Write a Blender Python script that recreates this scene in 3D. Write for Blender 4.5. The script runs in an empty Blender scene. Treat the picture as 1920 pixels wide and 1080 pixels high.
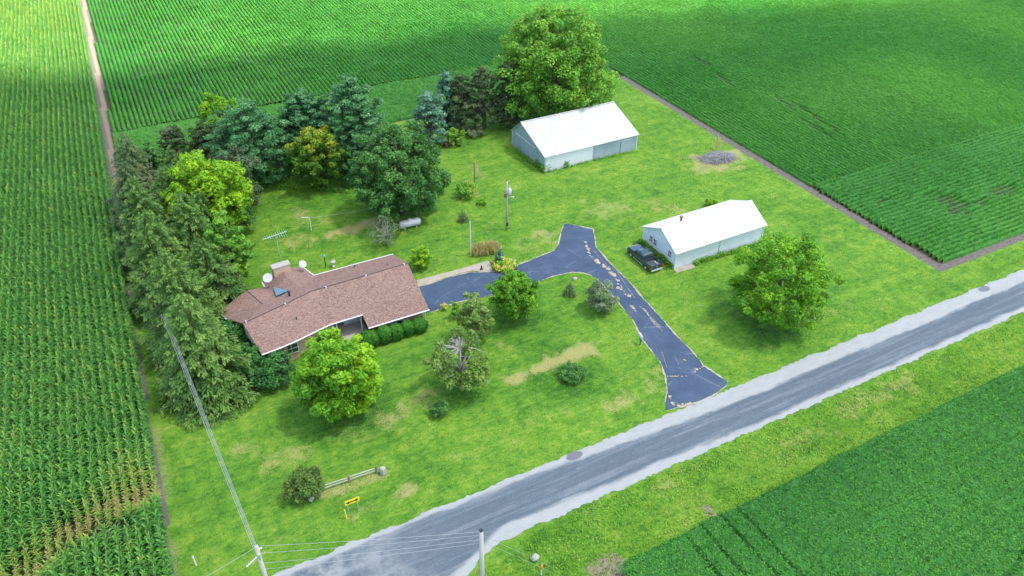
import bpy, bmesh, math, random
import numpy as np
from mathutils import Matrix, Vector
random.seed(7); rng = np.random.default_rng(7)
C = bpy.context.scene.collection
S = bpy.context.scene
# ------------------------------------------------------------------ camera, sky, sun, exposure
H = 55.0; FPX = 1459.2; TH = math.radians(36.54); RO = math.radians(.564); YAW = math.radians(27.9)
cam = bpy.data.cameras.new('camera'); camo = bpy.data.objects.new('camera', cam); C.objects.link(camo)
cam.sensor_width = 36; cam.lens = 36*FPX/1920; cam.clip_end = 6000; cam.clip_start = .5
camo.matrix_world = Matrix.Translation((0, 0, H)) @ Matrix.Rotation(-YAW, 4, 'Z') @ Matrix.Rotation(math.pi/2-TH, 4, 'X') @ Matrix.Rotation(RO, 4, 'Z')
S.camera = camo
SUN_EL = math.radians(66); SUN_AZ = math.radians(118)      # azimuth clockwise from +Y (away from the road)
w = bpy.data.worlds.new('World'); S.world = w; w.use_nodes = True
wn = w.node_tree; wn.nodes.clear()
sky = wn.nodes.new('ShaderNodeTexSky'); sky.sky_type = 'NISHITA'; sky.sun_disc = False
sky.sun_elevation = SUN_EL; sky.sun_rotation = SUN_AZ; sky.air_density = 1.0; sky.dust_density = 1.5
bg = wn.nodes.new('ShaderNodeBackground'); bg.inputs[1].default_value = .15
wo = wn.nodes.new('ShaderNodeOutputWorld')
wn.links.new(sky.outputs[0], bg.inputs[0]); wn.links.new(bg.outputs[0], wo.inputs[0])
sl = bpy.data.lights.new('sun', 'SUN'); sl.energy = 5.0; sl.angle = math.radians(4.5); sl.color = (1, .95, .86)
so = bpy.data.objects.new('sun', sl); C.objects.link(so)
sdir = Vector((math.sin(SUN_AZ)*math.cos(SUN_EL), math.cos(SUN_AZ)*math.cos(SUN_EL), math.sin(SUN_EL)))
so.rotation_euler = sdir.to_track_quat('Z', 'Y').to_euler(); so.location = (0, -60, 120)
S.view_settings.view_transform = 'Standard'; S.view_settings.look = 'None'
S.view_settings.exposure = 1.55; S.view_settings.gamma = 1
S.cycles.max_bounces = 6; S.cycles.transparent_max_bounces = 8
S.cycles.diffuse_bounces = 3

# ------------------------------------------------------------------ measuring: a pixel of the survey photo to a place on the land
_F = np.array([math.sin(YAW)*math.cos(TH), math.cos(YAW)*math.cos(TH), -math.sin(TH)])
_R = np.array([math.cos(YAW), -math.sin(YAW), 0.]); _U = np.cross(_R, _F)
_R, _U = math.cos(RO)*_R+math.sin(RO)*_U, -math.sin(RO)*_R+math.cos(RO)*_U
def G(px, py, z=0.):
    d = _F*FPX+_R*(px-960)+_U*(540-py); t = (z-H)/d[2]
    return (float(d[0]*t), float(d[1]*t))
def dist(x, y, z=0): return math.sqrt(x*x+y*y+(H-z)**2)

# ------------------------------------------------------------------ objects
def link(name, me, mat=None, parent=None, loc=None, rz=0):
    o = bpy.data.objects.new(name, me); C.objects.link(o)
    if mat:
        for m in (mat if isinstance(mat, (list, tuple)) else [mat]): me.materials.append(m)
    if parent: o.parent = parent
    if loc: o.location = loc
    if rz: o.rotation_euler = (0, 0, rz)
    return o
def tag(o, label, cat, group=None, kind=None):
    if label: o['label'] = label
    if cat: o['category'] = cat
    if group: o['group'] = group
    if kind: o['kind'] = kind
    return o
def thing(name, label, cat, loc, rz=0, group=None):
    o = bpy.data.objects.new(name, None); C.objects.link(o); o.location = loc; o.rotation_euler = (0, 0, rz)
    o.empty_display_size = .3
    return tag(o, label, cat, group)
def struct(o, label=None, cat=None):
    o['kind'] = 'structure'
    if label: o['label'] = label
    if cat: o['category'] = cat
    return o

class MB:
    def __init__(s): s.v = []; s.f = []; s.m = []; s.mi = 0
    def add(s, vs, fs):
        b = len(s.v); s.v += [tuple(map(float, v)) for v in vs]
        for f in fs: s.f.append(tuple(b+i for i in f)); s.m.append(s.mi)
        return s
    def box(s, c, d, rz=0, top=1., M=None):
        x, y, z = (q/2 for q in d); vs = []
        for k, (a, b, e) in enumerate([(-x,-y,-z),(x,-y,-z),(x,y,-z),(-x,y,-z),(-x,-y,z),(x,-y,z),(x,y,z),(-x,y,z)]):
            if e > 0: a *= top; b *= top
            ca, sa = math.cos(rz), math.sin(rz)
            p = Vector((a*ca-b*sa, a*sa+b*ca, e))
            if M: p = M @ p
            vs.append((c[0]+p[0], c[1]+p[1], c[2]+p[2]))
        return s.add(vs, [(0,3,2,1),(4,5,6,7),(0,1,5,4),(1,2,6,5),(2,3,7,6),(3,0,4,7)])
    def tube(s, pts, rs, n=8, cap=True):
        pts = [Vector(p) for p in pts]
        if not isinstance(rs, (list, tuple)): rs = [rs]*len(pts)
        vs = []
        for i, p in enumerate(pts):
            t = (pts[min(i+1, len(pts)-1)]-pts[max(i-1, 0)])
            if t.length < 1e-9: t = Vector((0, 0, 1))
            t.normalize(); a = t.orthogonal().normalized() if i == 0 else (a-t*a.dot(t)).normalized()
            b = t.cross(a)
            for k in range(n):
                an = 2*math.pi*k/n; vs.append(p+(a*math.cos(an)+b*math.sin(an))*rs[i])
        fs = []
        for i in range(len(pts)-1):
            for k in range(n):
                k2 = (k+1) % n; fs.append((i*n+k, i*n+k2, (i+1)*n+k2, (i+1)*n+k))
        if cap: fs += [tuple(reversed(range(n))), tuple((len(pts)-1)*n+k for k in range(n))]
        return s.add(vs, fs)
    def ell(s, c, r, nu=12, nv=8, jit=0):
        vs = [(c[0], c[1], c[2]-r[2])]
        for j in range(1, nv):
            t = math.pi*j/nv
            for i in range(nu):
                a = 2*math.pi*i/nu; q = 1+random.uniform(-jit, jit)
                vs.append((c[0]+r[0]*q*math.sin(t)*math.cos(a), c[1]+r[1]*q*math.sin(t)*math.sin(a), c[2]-r[2]*q*math.cos(t)))
        vs.append((c[0], c[1], c[2]+r[2])); fs = []
        for i in range(nu):
            i2 = (i+1) % nu; fs.append((0, 1+i2, 1+i)); L = 1+(nv-2)*nu
            fs.append((L+i, L+i2, len(vs)-1))
            for j in range(nv-2): fs.append((1+j*nu+i, 1+j*nu+i2, 1+(j+1)*nu+i2, 1+(j+1)*nu+i))
        return s.add(vs, fs)
    def prism(s, poly, z0, z1):
        n = len(poly); vs = [(p[0], p[1], z0) for p in poly]+[(p[0], p[1], z1) for p in poly]
        return s.add(vs, [tuple(reversed(range(n))), tuple(range(n, 2*n))]+[(i, (i+1) % n, n+(i+1) % n, n+i) for i in range(n)])
    def slab(s, poly, th):         # a plate under a 3D polygon
        n = len(poly); vs = [tuple(p) for p in poly]+[(p[0], p[1], p[2]-th) for p in poly]
        return s.add(vs, [tuple(range(n)), tuple(reversed(range(n, 2*n)))]+[(i, n+i, n+(i+1) % n, (i+1) % n) for i in range(n)])
    def build(s, name, mat, parent=None, loc=None, rz=0, smooth=False, bevel=0):
        me = bpy.data.meshes.new(name); me.from_pydata(s.v, [], s.f)
        o = link(name, me, mat, parent, loc, rz)
        if isinstance(mat, (list, tuple)): me.polygons.foreach_set('material_index', s.m)
        bm = bmesh.new(); bm.from_mesh(me); bmesh.ops.recalc_face_normals(bm, faces=bm.faces)
        if bevel: bmesh.ops.bevel(bm, geom=[e for e in bm.edges if e.calc_face_angle(0) > .5], offset=bevel, segments=2, affect='EDGES')
        bm.to_mesh(me); bm.free()
        if smooth:
            for p in me.polygons: p.use_smooth = True
        me.update(); return o

def quads(name, Q, tint, mat, parent=None, loc=None):
    """Q (N,4,3) -> one mesh of N quads with a float attribute 'tint' per face"""
    N = len(Q); me = bpy.data.meshes.new(name)
    me.vertices.add(N*4); me.vertices.foreach_set('co', np.ascontiguousarray(Q, dtype=np.float32).ravel())
    me.loops.add(N*4); me.loops.foreach_set('vertex_index', np.arange(N*4, dtype=np.int32))
    me.polygons.add(N); me.polygons.foreach_set('loop_start', np.arange(0, N*4, 4, dtype=np.int32))
    me.polygons.foreach_set('loop_total', np.full(N, 4, dtype=np.int32))
    a = me.attributes.new('tint', 'FLOAT', 'FACE'); a.data.foreach_set('value', np.asarray(tint, dtype=np.float32))
    me.update(calc_edges=True)
    return link(name, me, mat, parent, loc)

# ------------------------------------------------------------------ materials
def nm(name):
    m = bpy.data.materials.new(name); m.use_nodes = True; n = m.node_tree; n.nodes.clear()
    o = n.nodes.new('ShaderNodeOutputMaterial'); return m, n, o
class NT:
    def __init__(s, n): s.n = n
    def node(s, t, **k):
        x = s.n.nodes.new(t)
        for a, v in k.items(): setattr(x, a, v)
        return x
    def L(s, a, b): s.n.links.new(a, b)
    def put(s, sock, v):
        if isinstance(v, bpy.types.NodeSocket): s.L(v, sock)
        else: sock.default_value = v
    def math(s, op, a, b=0., c=None, clamp=False):
        x = s.node('ShaderNodeMath', operation=op, use_clamp=clamp); s.put(x.inputs[0], a); s.put(x.inputs[1], b)
        if c is not None: s.put(x.inputs[2], c)
        return x.outputs[0]
    def pos(s): return s.node('ShaderNodeNewGeometry').outputs['Position']
    def obj(s): return s.node('ShaderNodeTexCoord').outputs['Object']
    def mapping(s, v, sc=(1, 1, 1), rot=(0, 0, 0), loc=(0, 0, 0)):
        x = s.node('ShaderNodeMapping'); s.L(v, x.inputs[0]); x.inputs['Scale'].default_value = sc
        x.inputs['Rotation'].default_value = rot; x.inputs['Location'].default_value = loc; return x.outputs[0]
    def noise(s, v, scale, detail=3, rough=.55, dist=0):
        x = s.node('ShaderNodeTexNoise'); s.L(v, x.inputs['Vector']); x.inputs['Scale'].default_value = scale
        x.inputs['Detail'].default_value = detail; x.inputs['Roughness'].default_value = rough; x.inputs['Distortion'].default_value = dist
        return x.outputs['Fac']
    def ramp(s, f, stops, interp='LINEAR'):
        x = s.node('ShaderNodeValToRGB'); s.put(x.inputs[0], f); e = x.color_ramp.elements
        x.color_ramp.interpolation = interp
        while len(e) < len(stops): e.new(.5)
        for k, (p, c) in enumerate(stops):
            e[k].position = p; e[k].color = (*c, 1) if len(c) == 3 else c
        return x.outputs[0]
    def step(s, f, a, b):          # smooth 0..1 between a and b
        x = s.node('ShaderNodeMapRange', interpolation_type='SMOOTHSTEP'); s.put(x.inputs[0], f)
        s.put(x.inputs[1], a); s.put(x.inputs[2], b); return x.outputs[0]
    def lin(s, f, a, b, c, d):
        x = s.node('ShaderNodeMapRange'); s.put(x.inputs[0], f)
        for i, q in enumerate((a, b, c, d)): s.put(x.inputs[1+i], q)
        return x.outputs[0]
    def mix(s, f, a, b, mode='MIX'):
        x = s.node('ShaderNodeMix', data_type='RGBA', blend_type=mode); s.put(x.inputs[0], f)
        s.put(x.inputs[6], a if isinstance(a, bpy.types.NodeSocket) else (*a, 1)); s.put(x.inputs[7], b if isinstance(b, bpy.types.NodeSocket) else (*b, 1))
        return x.outputs[2]
    def attr(s, name): x = s.node('ShaderNodeAttribute', attribute_name=name); return x.outputs['Fac']
    def xyz(s, v): x = s.node('ShaderNodeSeparateXYZ'); s.L(v, x.inputs[0]); return x.outputs
    def bump(s, h, st, d=.05):
        x = s.node('ShaderNodeBump'); s.put(x.inputs['Height'], h); x.inputs['Strength'].default_value = st
        x.inputs['Distance'].default_value = d; return x.outputs[0]
    def bsdf(s, out, col, rough=.7, metal=0, normal=None, spec=.5):
        x = s.node('ShaderNodeBsdfPrincipled'); s.put(x.inputs['Base Color'], col if isinstance(col, bpy.types.NodeSocket) else (*col, 1))
        s.put(x.inputs['Roughness'], rough); x.inputs['Metallic'].default_value = metal
        x.inputs['Specular IOR Level'].default_value = spec
        if normal: s.L(normal, x.inputs['Normal'])
        s.L(x.outputs[0], out.inputs[0]); return x
def plain(name, col, rough=.6, metal=0, var=.12, scale=6, spec=.5):
    m, n, o = nm(name); t = NT(n); f = t.noise(t.obj(), scale, 4)
    c = t.mix(f, tuple(q*(1-var) for q in col), tuple(min(1, q*(1+var)) for q in col))
    t.bsdf(o, c, rough, metal, t.bump(t.noise(t.obj(), scale*6, 2), .15, .01), spec); return m
def foliage(name, stops, transl=.28, rough=.55, spec=.25):
    m, n, o = nm(name); t = NT(n)
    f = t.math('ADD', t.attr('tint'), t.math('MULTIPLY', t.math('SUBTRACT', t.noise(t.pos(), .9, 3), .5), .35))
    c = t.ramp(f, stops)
    p = t.bsdf(o, c, rough, 0, None, spec)
    tr = t.node('ShaderNodeBsdfTranslucent'); t.L(t.mix(.5, c, (.35, .6, .03), 'MIX'), tr.inputs[0])
    mx = t.node('ShaderNodeMixShader'); mx.inputs[0].default_value = transl
    t.L(p.outputs[0], mx.inputs[1]); t.L(tr.outputs[0], mx.inputs[2]); t.L(mx.outputs[0], o.inputs[0]); return m
M = {}
M['leaf_mid'] = foliage('leaf_mid', [(0, (.03, .10, .016)), (.5, (.10, .28, .03)), (1, (.27, .50, .05))])
M['leaf_bright'] = foliage('leaf_bright', [(0, (.03, .12, .01)), (.5, (.12, .33, .015)), (1, (.30, .52, .02))])
M['leaf_lime'] = foliage('leaf_lime', [(0, (.07, .2, .01)), (.5, (.24, .47, .015)), (1, (.42, .62, .03))])
M['leaf_dark'] = foliage('leaf_dark', [(0, (.010, .05, .014)), (.5, (.042, .145, .034)), (1, (.13, .30, .065))], .25)
M['leaf_shrub'] = foliage('leaf_shrub', [(0, (.01, .045, .012)), (.5, (.026, .11, .024)), (1, (.07, .22, .04))], .12)
M['leaf_hedge'] = foliage('leaf_hedge', [(0, (.01, .06, .006)), (.5, (.035, .16, .014)), (1, (.09, .30, .03))], .15)
M['leaf_yellow'] = foliage('leaf_yellow', [(0, (.03, .1, .012)), (.45, (.08, .2, .02)), (.75, (.22, .33, .025)), (1, (.40, .40, .03))])
M['leaf_olive'] = foliage('leaf_olive', [(0, (.04, .08, .02)), (.5, (.13, .23, .045)), (1, (.28, .38, .09))])
M['leaf_grey'] = foliage('leaf_grey', [(0, (.05, .09, .05)), (.5, (.14, .21, .1)), (1, (.33, .38, .26))])
M['needle_pine'] = foliage('needle_pine', [(0, (.015, .07, .028)), (.5, (.055, .19, .07)), (1, (.18, .39, .16))], .25)
M['needle_blue'] = foliage('needle_blue', [(0, (.03, .10, .06)), (.5, (.10, .24, .16)), (1, (.24, .44, .32))], .25)
M['needle_spruce'] = foliage('needle_spruce', [(0, (.018, .055, .014)), (.5, (.076, .175, .036)), (1, (.23, .37, .08))], .3)
M['needle_dark'] = foliage('needle_dark', [(0, (.02, .045, .016)), (.5, (.06, .11, .04)), (1, (.16, .21, .09))], .2)
M['bean'] = foliage('bean', [(0, (.012, .075, .018)), (.5, (.052, .245, .04)), (1, (.19, .48, .07))], .42)
M['corn'] = foliage('corn', [(0, (.010, .06, .022)), (.4, (.036, .17, .038)), (.72, (.16, .38, .07)), (.86, (.36, .44, .08)), (1, (.37, .33, .12))], .35)
M['grass'] = foliage('grass', [(0, (.03, .12, .010)), (.45, (.10, .27, .02)), (.75, (.20, .38, .035)), (1, (.38, .38, .13))], .3)
M['straw'] = foliage('straw', [(0, (.2, .17, .05)), (.5, (.42, .33, .12)), (1, (.6, .5, .25))], .3)
M['flower'] = foliage('flower', [(0, (.06, .25, .03)), (.55, (.2, .4, .04)), (.75, (.75, .55, .05)), (1, (.8, .75, .6))], .2)
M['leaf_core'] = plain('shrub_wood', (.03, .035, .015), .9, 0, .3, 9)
M['ridge'] = plain('ridge_vent_dark', (.06, .045, .045), .9, 0, .2, 9)  # plain dark tone of the house ridge cap
M['bark'] = plain('bark', (.13, .1, .075), .9, 0, .35, 9)
M['deadwood'] = plain('deadwood', (.34, .32, .30), .85, 0, .25, 9)
M['brush'] = plain('brush', (.27, .27, .28), .9, 0, .3, 5)
M['white'] = plain('white_paint', (.62, .64, .66), .5, 0, .05, 3)
M['pole'] = plain('weathered_pole', (.36, .35, .33), .85, 0, .25, 7)
M['oldwood'] = plain('old_wood', (.2, .16, .13), .9, 0, .3, 7)
M['metal'] = plain('galvanised_metal', (.55, .58, .6), .4, .6, .1, 8)
M['wire'] = plain('wire', (.36, .38, .40), .45, .3, .05, 3)
M['dish'] = plain('dish_white', (.46, .50, .55), .45, 0, .06, 3)
M['black'] = plain('black_plastic', (.02, .02, .022), .5, 0, .1, 6)
M['tank'] = plain('tank_paint', (.5, .52, .55), .4, .1, .1, 2)
M['stone'] = plain('pale_stone', (.33, .32, .30), .9, 0, .25, 3)
M['concrete'] = plain('concrete', (.38, .36, .33), .9, 0, .2, 1.2)
M['greenbox'] = plain('green_paint', (.02, .14, .13), .4, 0, .1, 5)
M['blue'] = plain('blue_cap', (.05, .35, .55), .4, 0, .1, 5)
M['yellow'] = plain('sign_yellow', (.9, .62, .03), .45, 0, .04, 5)
M['orange'] = plain('orange_band', (.85, .2, .03), .5, 0, .05, 5)
M['glass'] = plain('window_glass', (.03, .045, .06), .12, 0, .2, 3, .8)
M['shaded_gable'] = plain('shaded_gable_blue', (.1, .2, .27), .6, 0, .15, 2)  # blue of a gable wall in shade, put into the colour
M['copper'] = plain('brown_can', (.2, .1, .07), .5, .2, .2, 5)
M['rubber'] = plain('rubber', (.015, .015, .016), .85, 0, .2, 9)
M['rim'] = plain('rim', (.6, .62, .63), .35, .5, .1, 9)
M['redlight'] = plain('red_lens', (.5, .02, .03), .25, 0, .1, 9)
M['bedliner'] = plain('bed_liner', (.05, .06, .075), .7, 0, .3, 9)

def mat_brick():
    m, n, o = nm('brick'); t = NT(n)
    b = t.node('ShaderNodeTexBrick'); t.L(t.mapping(t.obj(), (1, 1, 1), (math.pi/2, 0, 0)), b.inputs[0])
    b.inputs['Color1'].default_value = (.3, .16, .11, 1); b.inputs['Color2'].default_value = (.42, .26, .19, 1)
    b.inputs['Mortar'].default_value = (.45, .42, .38, 1); b.inputs['Scale'].default_value = 4; b.inputs['Brick Width'].default_value = .9
    b.inputs['Row Height'].default_value = .3; b.inputs['Mortar Size'].default_value = .02
    t.bsdf(o, b.outputs[0], .85); return m
M['brick'] = mat_brick()
def mat_chimney():
    m, n, o = nm('tan_brick'); t = NT(n)
    f = t.noise(t.mapping(t.obj(), (3, 3, 9)), 2, 4); t.bsdf(o, t.ramp(f, [(.3, (.4, .27, .18)), (.6, (.55, .4, .28)), (.8, (.62, .5, .4))]), .9); return m
M['tan'] = mat_chimney()
def mat_shingle():
    m, n, o = nm('shingles'); t = NT(n); p = t.pos()
    v = t.node('ShaderNodeTexVoronoi'); t.L(t.mapping(p, (6.5, 7.5, 7.5)), v.inputs['Vector']); v.inputs['Scale'].default_value = 1.3
    f = t.xyz(v.outputs['Color'])[0]
    f = t.math('ADD', t.math('MULTIPLY', f, .75), t.math('MULTIPLY', t.noise(p, 7, 3), .35))
    c = t.ramp(f, [(.1, (.095, .062, .064)), (.3, (.17, .103, .092)), (.6, (.215, .134, .114)), (.85, (.25, .175, .138)), (1, (.27, .195, .18))])
    c = t.mix(t.step(t.noise(p, .35, 3), .35, .75), c, t.mix(.12, c, (.3, .22, .2)))
    wv = t.math('SINE', t.math('MULTIPLY', t.xyz(p)[1], 2*math.pi/.32))
    t.bsdf(o, c, .92, 0, t.bump(t.math('ADD', wv, t.noise(p, 12, 2)), .35, .03), .2); return m
M['shingle'] = mat_shingle()
def mat_metal_sheet(name, col, col2, per=.3, amp=.5, rough=.45, axis=0, stain=.25, metal=.0):
    m, n, o = nm(name); t = NT(n); p = t.obj()
    a = t.xyz(p)[axis]; wv = t.math('POWER', t.math('ABSOLUTE', t.math('SINE', t.math('MULTIPLY', a, math.pi/per))), 6)
    s = (1, 1, .15) if axis != 2 else (1, 1, 1)
    f = t.step(t.noise(t.mapping(p, s), 1.1, 5, .65), .35, .7)
    f2 = t.math('MULTIPLY', t.math('GREATER_THAN', t.noise(t.mapping(p, (.9, .9, .1)), 1.2, 1), .55), .3)
    c = t.mix(t.math('ADD', t.math('MULTIPLY', f, stain), f2, clamp=True), col, col2)
    c = t.mix(t.math('MULTIPLY', wv, .14), c, tuple(q*.5 for q in col))
    t.bsdf(o, c, rough, metal, t.bump(wv, amp, .03), .4); return m
M['wall_metal'] = mat_metal_sheet('wall_metal_long', (.30, .37, .42), (.25, .31, .36), .25, .5, .5, 0)
M['wall_white'] = mat_metal_sheet('wall_white_panel', (.60, .64, .67), (.52, .56, .6), .25, .5, .45, 0)
M['wall_gable'] = mat_metal_sheet('wall_gable', (.30, .38, .44), (.35, .43, .49), .25, .5, .5, 1)
M['wall_small'] = mat_metal_sheet('small_wall_long', (.56, .64, .70), (.48, .57, .63), .25, .5, .5, 0)
M['gable_small'] = mat_metal_sheet('small_wall_gable', (.62, .71, .78), (.53, .63, .71), .25, .5, .5, 1)
M['roof_big'] = mat_metal_sheet('roof_big', (.50, .52, .515), (.37, .41, .42), .3, .5, .4, 0, .6)
M['roof_small'] = mat_metal_sheet('roof_small', (.62, .64, .66), (.52, .56, .59), .3, .5, .35, 0, .2)
def mat_paint():
    m, n, o = nm('dark_teal_paint'); t = NT(n)
    x = t.bsdf(o, (.024, .05, .07), .22, .3, None, .6); x.inputs['Coat Weight'].default_value = .8; x.inputs['Coat Roughness'].default_value = .06; return m
M['paint'] = mat_paint()

# ------------------------------------------------------------------ ground
CE_Y = [0, 45, 61, 125, 160, 215]; CE_X = [-6.8, -6.6, -6.2, -4.7, -3.9, -2.9]
XE = 83.3                                    # east edge of the mown yard
def corn_edge(Y): return np.interp(Y, CE_Y, CE_X)
def mat_ground():
    m, n, o = nm('grass_and_soil'); t = NT(n); p = t.pos(); P3 = t.xyz(p)
    mow = t.noise(t.mapping(p, (.05, .9, 1)), 1.0, 3, .6)                      # mowing passes run along the road
    mow2 = t.noise(t.mapping(p, (.9, .05, 1), (0, 0, .06)), .8, 3, .6)
    big = t.noise(p, .11, 4, .6); mid = t.noise(p, .7, 5, .65); fine = t.noise(p, 5.5, 5, .75); vf = t.noise(p, 22, 3, .8)
    f = t.math('ADD', t.math('MULTIPLY', mow, .35), t.math('SUBTRACT', t.math('MULTIPLY', big, .6), .1))
    f = t.math('ADD', f, t.math('MULTIPLY', mow2, .12))
    f = t.math('ADD', f, t.math('MULTIPLY', t.math('SUBTRACT', mid, .5), .75))
    f = t.math('ADD', f, t.math('MULTIPLY', t.math('SUBTRACT', t.noise(t.mapping(p, (.7, 1.3, 1)), 2.1, 4, .7), .5), .75))
    f = t.math('ADD', f, t.math('MULTIPLY', t.math('SUBTRACT', fine, .5), .6))
    f = t.math('ADD', f, t.math('MULTIPLY', t.math('SUBTRACT', vf, .5), .35))
    f = t.math('SUBTRACT', f, t.math('MULTIPLY', t.attr('dark_grass'), .22))
    c = t.ramp(f, [(.12, (.03, .11, .012)), (.34, (.078, .205, .020)), (.5, (.128, .268, .026)), (.66, (.20, .318, .042)), (.85, (.30, .34, .10))])
    # dry patches
    d = t.math('ADD', t.attr('dry'), t.math('MULTIPLY', t.math('SUBTRACT', t.math('ADD', t.math('MULTIPLY', mid, .5), t.math('MULTIPLY', fine, .5)), .5), 2.8))
    dm = t.math('MULTIPLY', t.math('MULTIPLY', t.step(d, .3, 1.0), .85), t.step(t.attr('dry'), 0, .12))
    sd = t.step(t.noise(t.mapping(p, (.45, 1, 1)), .5, 7, .8), .56, .72)
    dm = t.math('MAXIMUM', dm, t.math('MULTIPLY', sd, .4))
    c = t.mix(dm, c, t.ramp(vf, [(.3, (.25, .26, .07)), (.7, (.40, .35, .16))]))
    # soil
    so_ = t.step(t.math('ADD', t.attr('soil'), t.math('MULTIPLY', t.math('SUBTRACT', fine, .5), .5)), .42, .56)
    res = t.step(t.noise(t.mapping(p, (1, 1, 1)), 7, 4, .8), .5, .66)
    sc = t.ramp(t.noise(p, 2.2, 5, .7), [(.3, (.085, .075, .075)), (.7, (.19, .165, .15))])
    sc = t.mix(t.math('MULTIPLY', res, .4), sc, (.34, .29, .24))
    crop = t.attr('crop'); sc = t.mix(t.math('MULTIPLY', crop, .85), sc, (.035, .04, .02))
    c = t.mix(so_, c, sc)
    tan = t.step(t.math('ADD', t.attr('tan'), t.math('MULTIPLY', t.math('SUBTRACT', fine, .5), 1.8)), .35, .75)
    c = t.mix(tan, c, t.ramp(fine, [(.3, (.19, .16, .11)), (.7, (.30, .25, .18))]))
    h = t.math('ADD', t.math('MULTIPLY', fine, .7), t.math('MULTIPLY', vf, .5))
    t.bsdf(o, c, .9, 0, t.bump(h, .9, .12), .15); return m
M['ground'] = mat_ground()
def hash2(ix, iy):
    h = np.sin(ix*127.1+iy*311.7)*43758.5453; return h-np.floor(h)
def vnoise(x, y, s):
    x = x*s; y = y*s; ix = np.floor(x); iy = np.floor(y); fx = x-ix; fy = y-iy; fx = fx*fx*(3-2*fx); fy = fy*fy*(3-2*fy)
    return (hash2(ix, iy)*(1-fx)+hash2(ix+1, iy)*fx)*(1-fy)+(hash2(ix, iy+1)*(1-fx)+hash2(ix+1, iy+1)*fx)*fy
def seg_d(X, Y, a, b):
    ax, ay = a; bx, by = b; dx, dy = bx-ax, by-ay; L = dx*dx+dy*dy+1e-9
    t = np.clip(((X-ax)*dx+(Y-ay)*dy)/L, 0, 1); return np.hypot(X-ax-t*dx, Y-ay-t*dy)
def ground():
    st = .4; xs = np.arange(-32, 126, st); ys = np.arange(2, 232, st)
    X, Y = np.meshgrid(xs, ys); nx, ny = len(xs), len(ys)
    Z = .03*np.sin(X*.21+1)*np.sin(Y*.17)
    near_road = (Y > 33) & (Y < 42); Z[near_road] = 0
    Z = np.where(Y > 40.8, Z+0*Y, Z); Z -= .22*np.exp(-((Y-31.6)/1.3)**2)*(X > 16)      # shallow ditch south of the road
    dry = np.zeros_like(X); dark_grass = np.zeros_like(X); soil = np.zeros_like(X); tan = np.zeros_like(X)
    D = [((622,438),(705,415),.9,1.),((598,414),(618,413),.7,.6),((556,396),(566,420),1.,.6),((545,452),(575,450),1.2,.6),
         ((960,710),(1100,655),.75,1.),((1030,684),(1100,655),1.2,.6),((735,785),(800,742),1.2,.62),((660,825),(800,745),1.6,.4),((500,865),(555,850),1.1,.6),((450,840),(470,835),.8,.55),
         ((750,930),(768,924),.7,.9),((1120,395),(1150,388),2.2,.55),((1230,382),(1262,392),1.4,.6),((1020,440),(1032,442),1.3,.7),
         ((1155,755),(1180,745),1.1,.7),((1215,735),(1235,700),1.,.55),((942,645),(960,650),.9,.6),((890,310),(900,330),.9,.6),((885,360),(893,365),.7,.7),
         ((1320,310),(1378,292),2.2,.85),((1310,297),(1325,300),1.3,1.),((612,924),(722,890),.55,.8),((655,968),(690,950),.5,.6),
         ((985,460),(1000,470),1.2,.5),((1060,770),(1220,690),1.2,.25),((1120,455),(1200,540),.01,.0),((1540,440),(1600,500),.5,.35),
         ((835,330),(850,340),.5,.3),((1000,330),(1180,300),.5,.4),((1010,350),(1290,290),.6,.35),((1420,350),(1560,430),.5,.35),
         ((1490,600),(1650,570),.8,.4),((1590,770),(1700,715),1.2,.6),((1480,830),(1560,800),.8,.55),((1225,915),(1250,905),.6,.6),((690,385),(760,395),.6,.3),
         ((860,400),(845,260),.4,.25),((480,860),(600,800),2.,.3),((850,860),(1060,770),1.2,.35),((590,300),(600,301),.1,0),((280,800),(310,800),.1,0)]
    for a, b, r, s in D:
        d = seg_d(X, Y, G(*a), G(*b))+r*1.3*(vnoise(X+7, Y, 1.1)-.5)+r*.9*(vnoise(X, Y+3, .45)-.5); dry = np.maximum(dry, s*np.clip(1.35-d/max(r, .05)*.7, 0, 1))
    for a, b, r, s in [((1310,297),(1325,300),1.3,.62),((1325,308),(1370,300),1.2,.5),((1120,1070),(1150,1055),.8,.9),((1327,953),(1333,962),.45,.9),((1660,730),(1700,722),.3,.5)]:
        d = seg_d(X, Y, G(*a), G(*b)); tan = np.maximum(tan, s*np.clip(1.35-d/r*.7, 0, 1))
    for a, b, r, s in [((1075,700),(1080,700),4,1.),((640,790),(640,790),5,.9),((965,600),(990,630),4,.8),((1440,610),(1440,610),5,.9),((560,760),(800,660),2.5,.4),
                       ((560,375),(720,380),3,.5),((290,740),(420,640),4,.5),((850,740),(850,740),3,.8),((950,140),(1010,240),3,.5)]:
        d = seg_d(X, Y, G(*a), G(*b)); dark_grass = np.maximum(dark_grass, s*np.clip(1.4-d/r, 0, 1))  # grass made darker green around trees and shrubs
    # east and north-east soil margins of the bean field, bean and corn floors
    soil = np.maximum(soil, np.where((X > XE) & (Y > 44.6), 1, 0)*1.)
    soil = np.maximum(soil, np.clip(1-np.abs(X-XE)/.8, 0, 1)*(Y > 44.6)*(Y < 115)*.5)
    soil = np.where((Y > 115.2-2.5*(X < 62)*(X > 45)+0*X) & (X > -6), 1., soil)
    soil = np.where((X < corn_edge(Y)+.1), 1., soil)
    soil = np.where((Y < 28.4) & (X > 24), 1., soil)
    crop = (((X > XE+1.1) & (Y > 46)) | ((Y > 105.3) & (X > corn_edge(Y)+1.3) & ((X < 36) | (Y > 115.4))) | (X < corn_edge(Y)-.5) | ((Y < 28) & (X > 25)))*1.
    ce = corn_edge(Y); strip = (np.abs(X-ce-.7) < .42) & (Y > 105)
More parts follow.
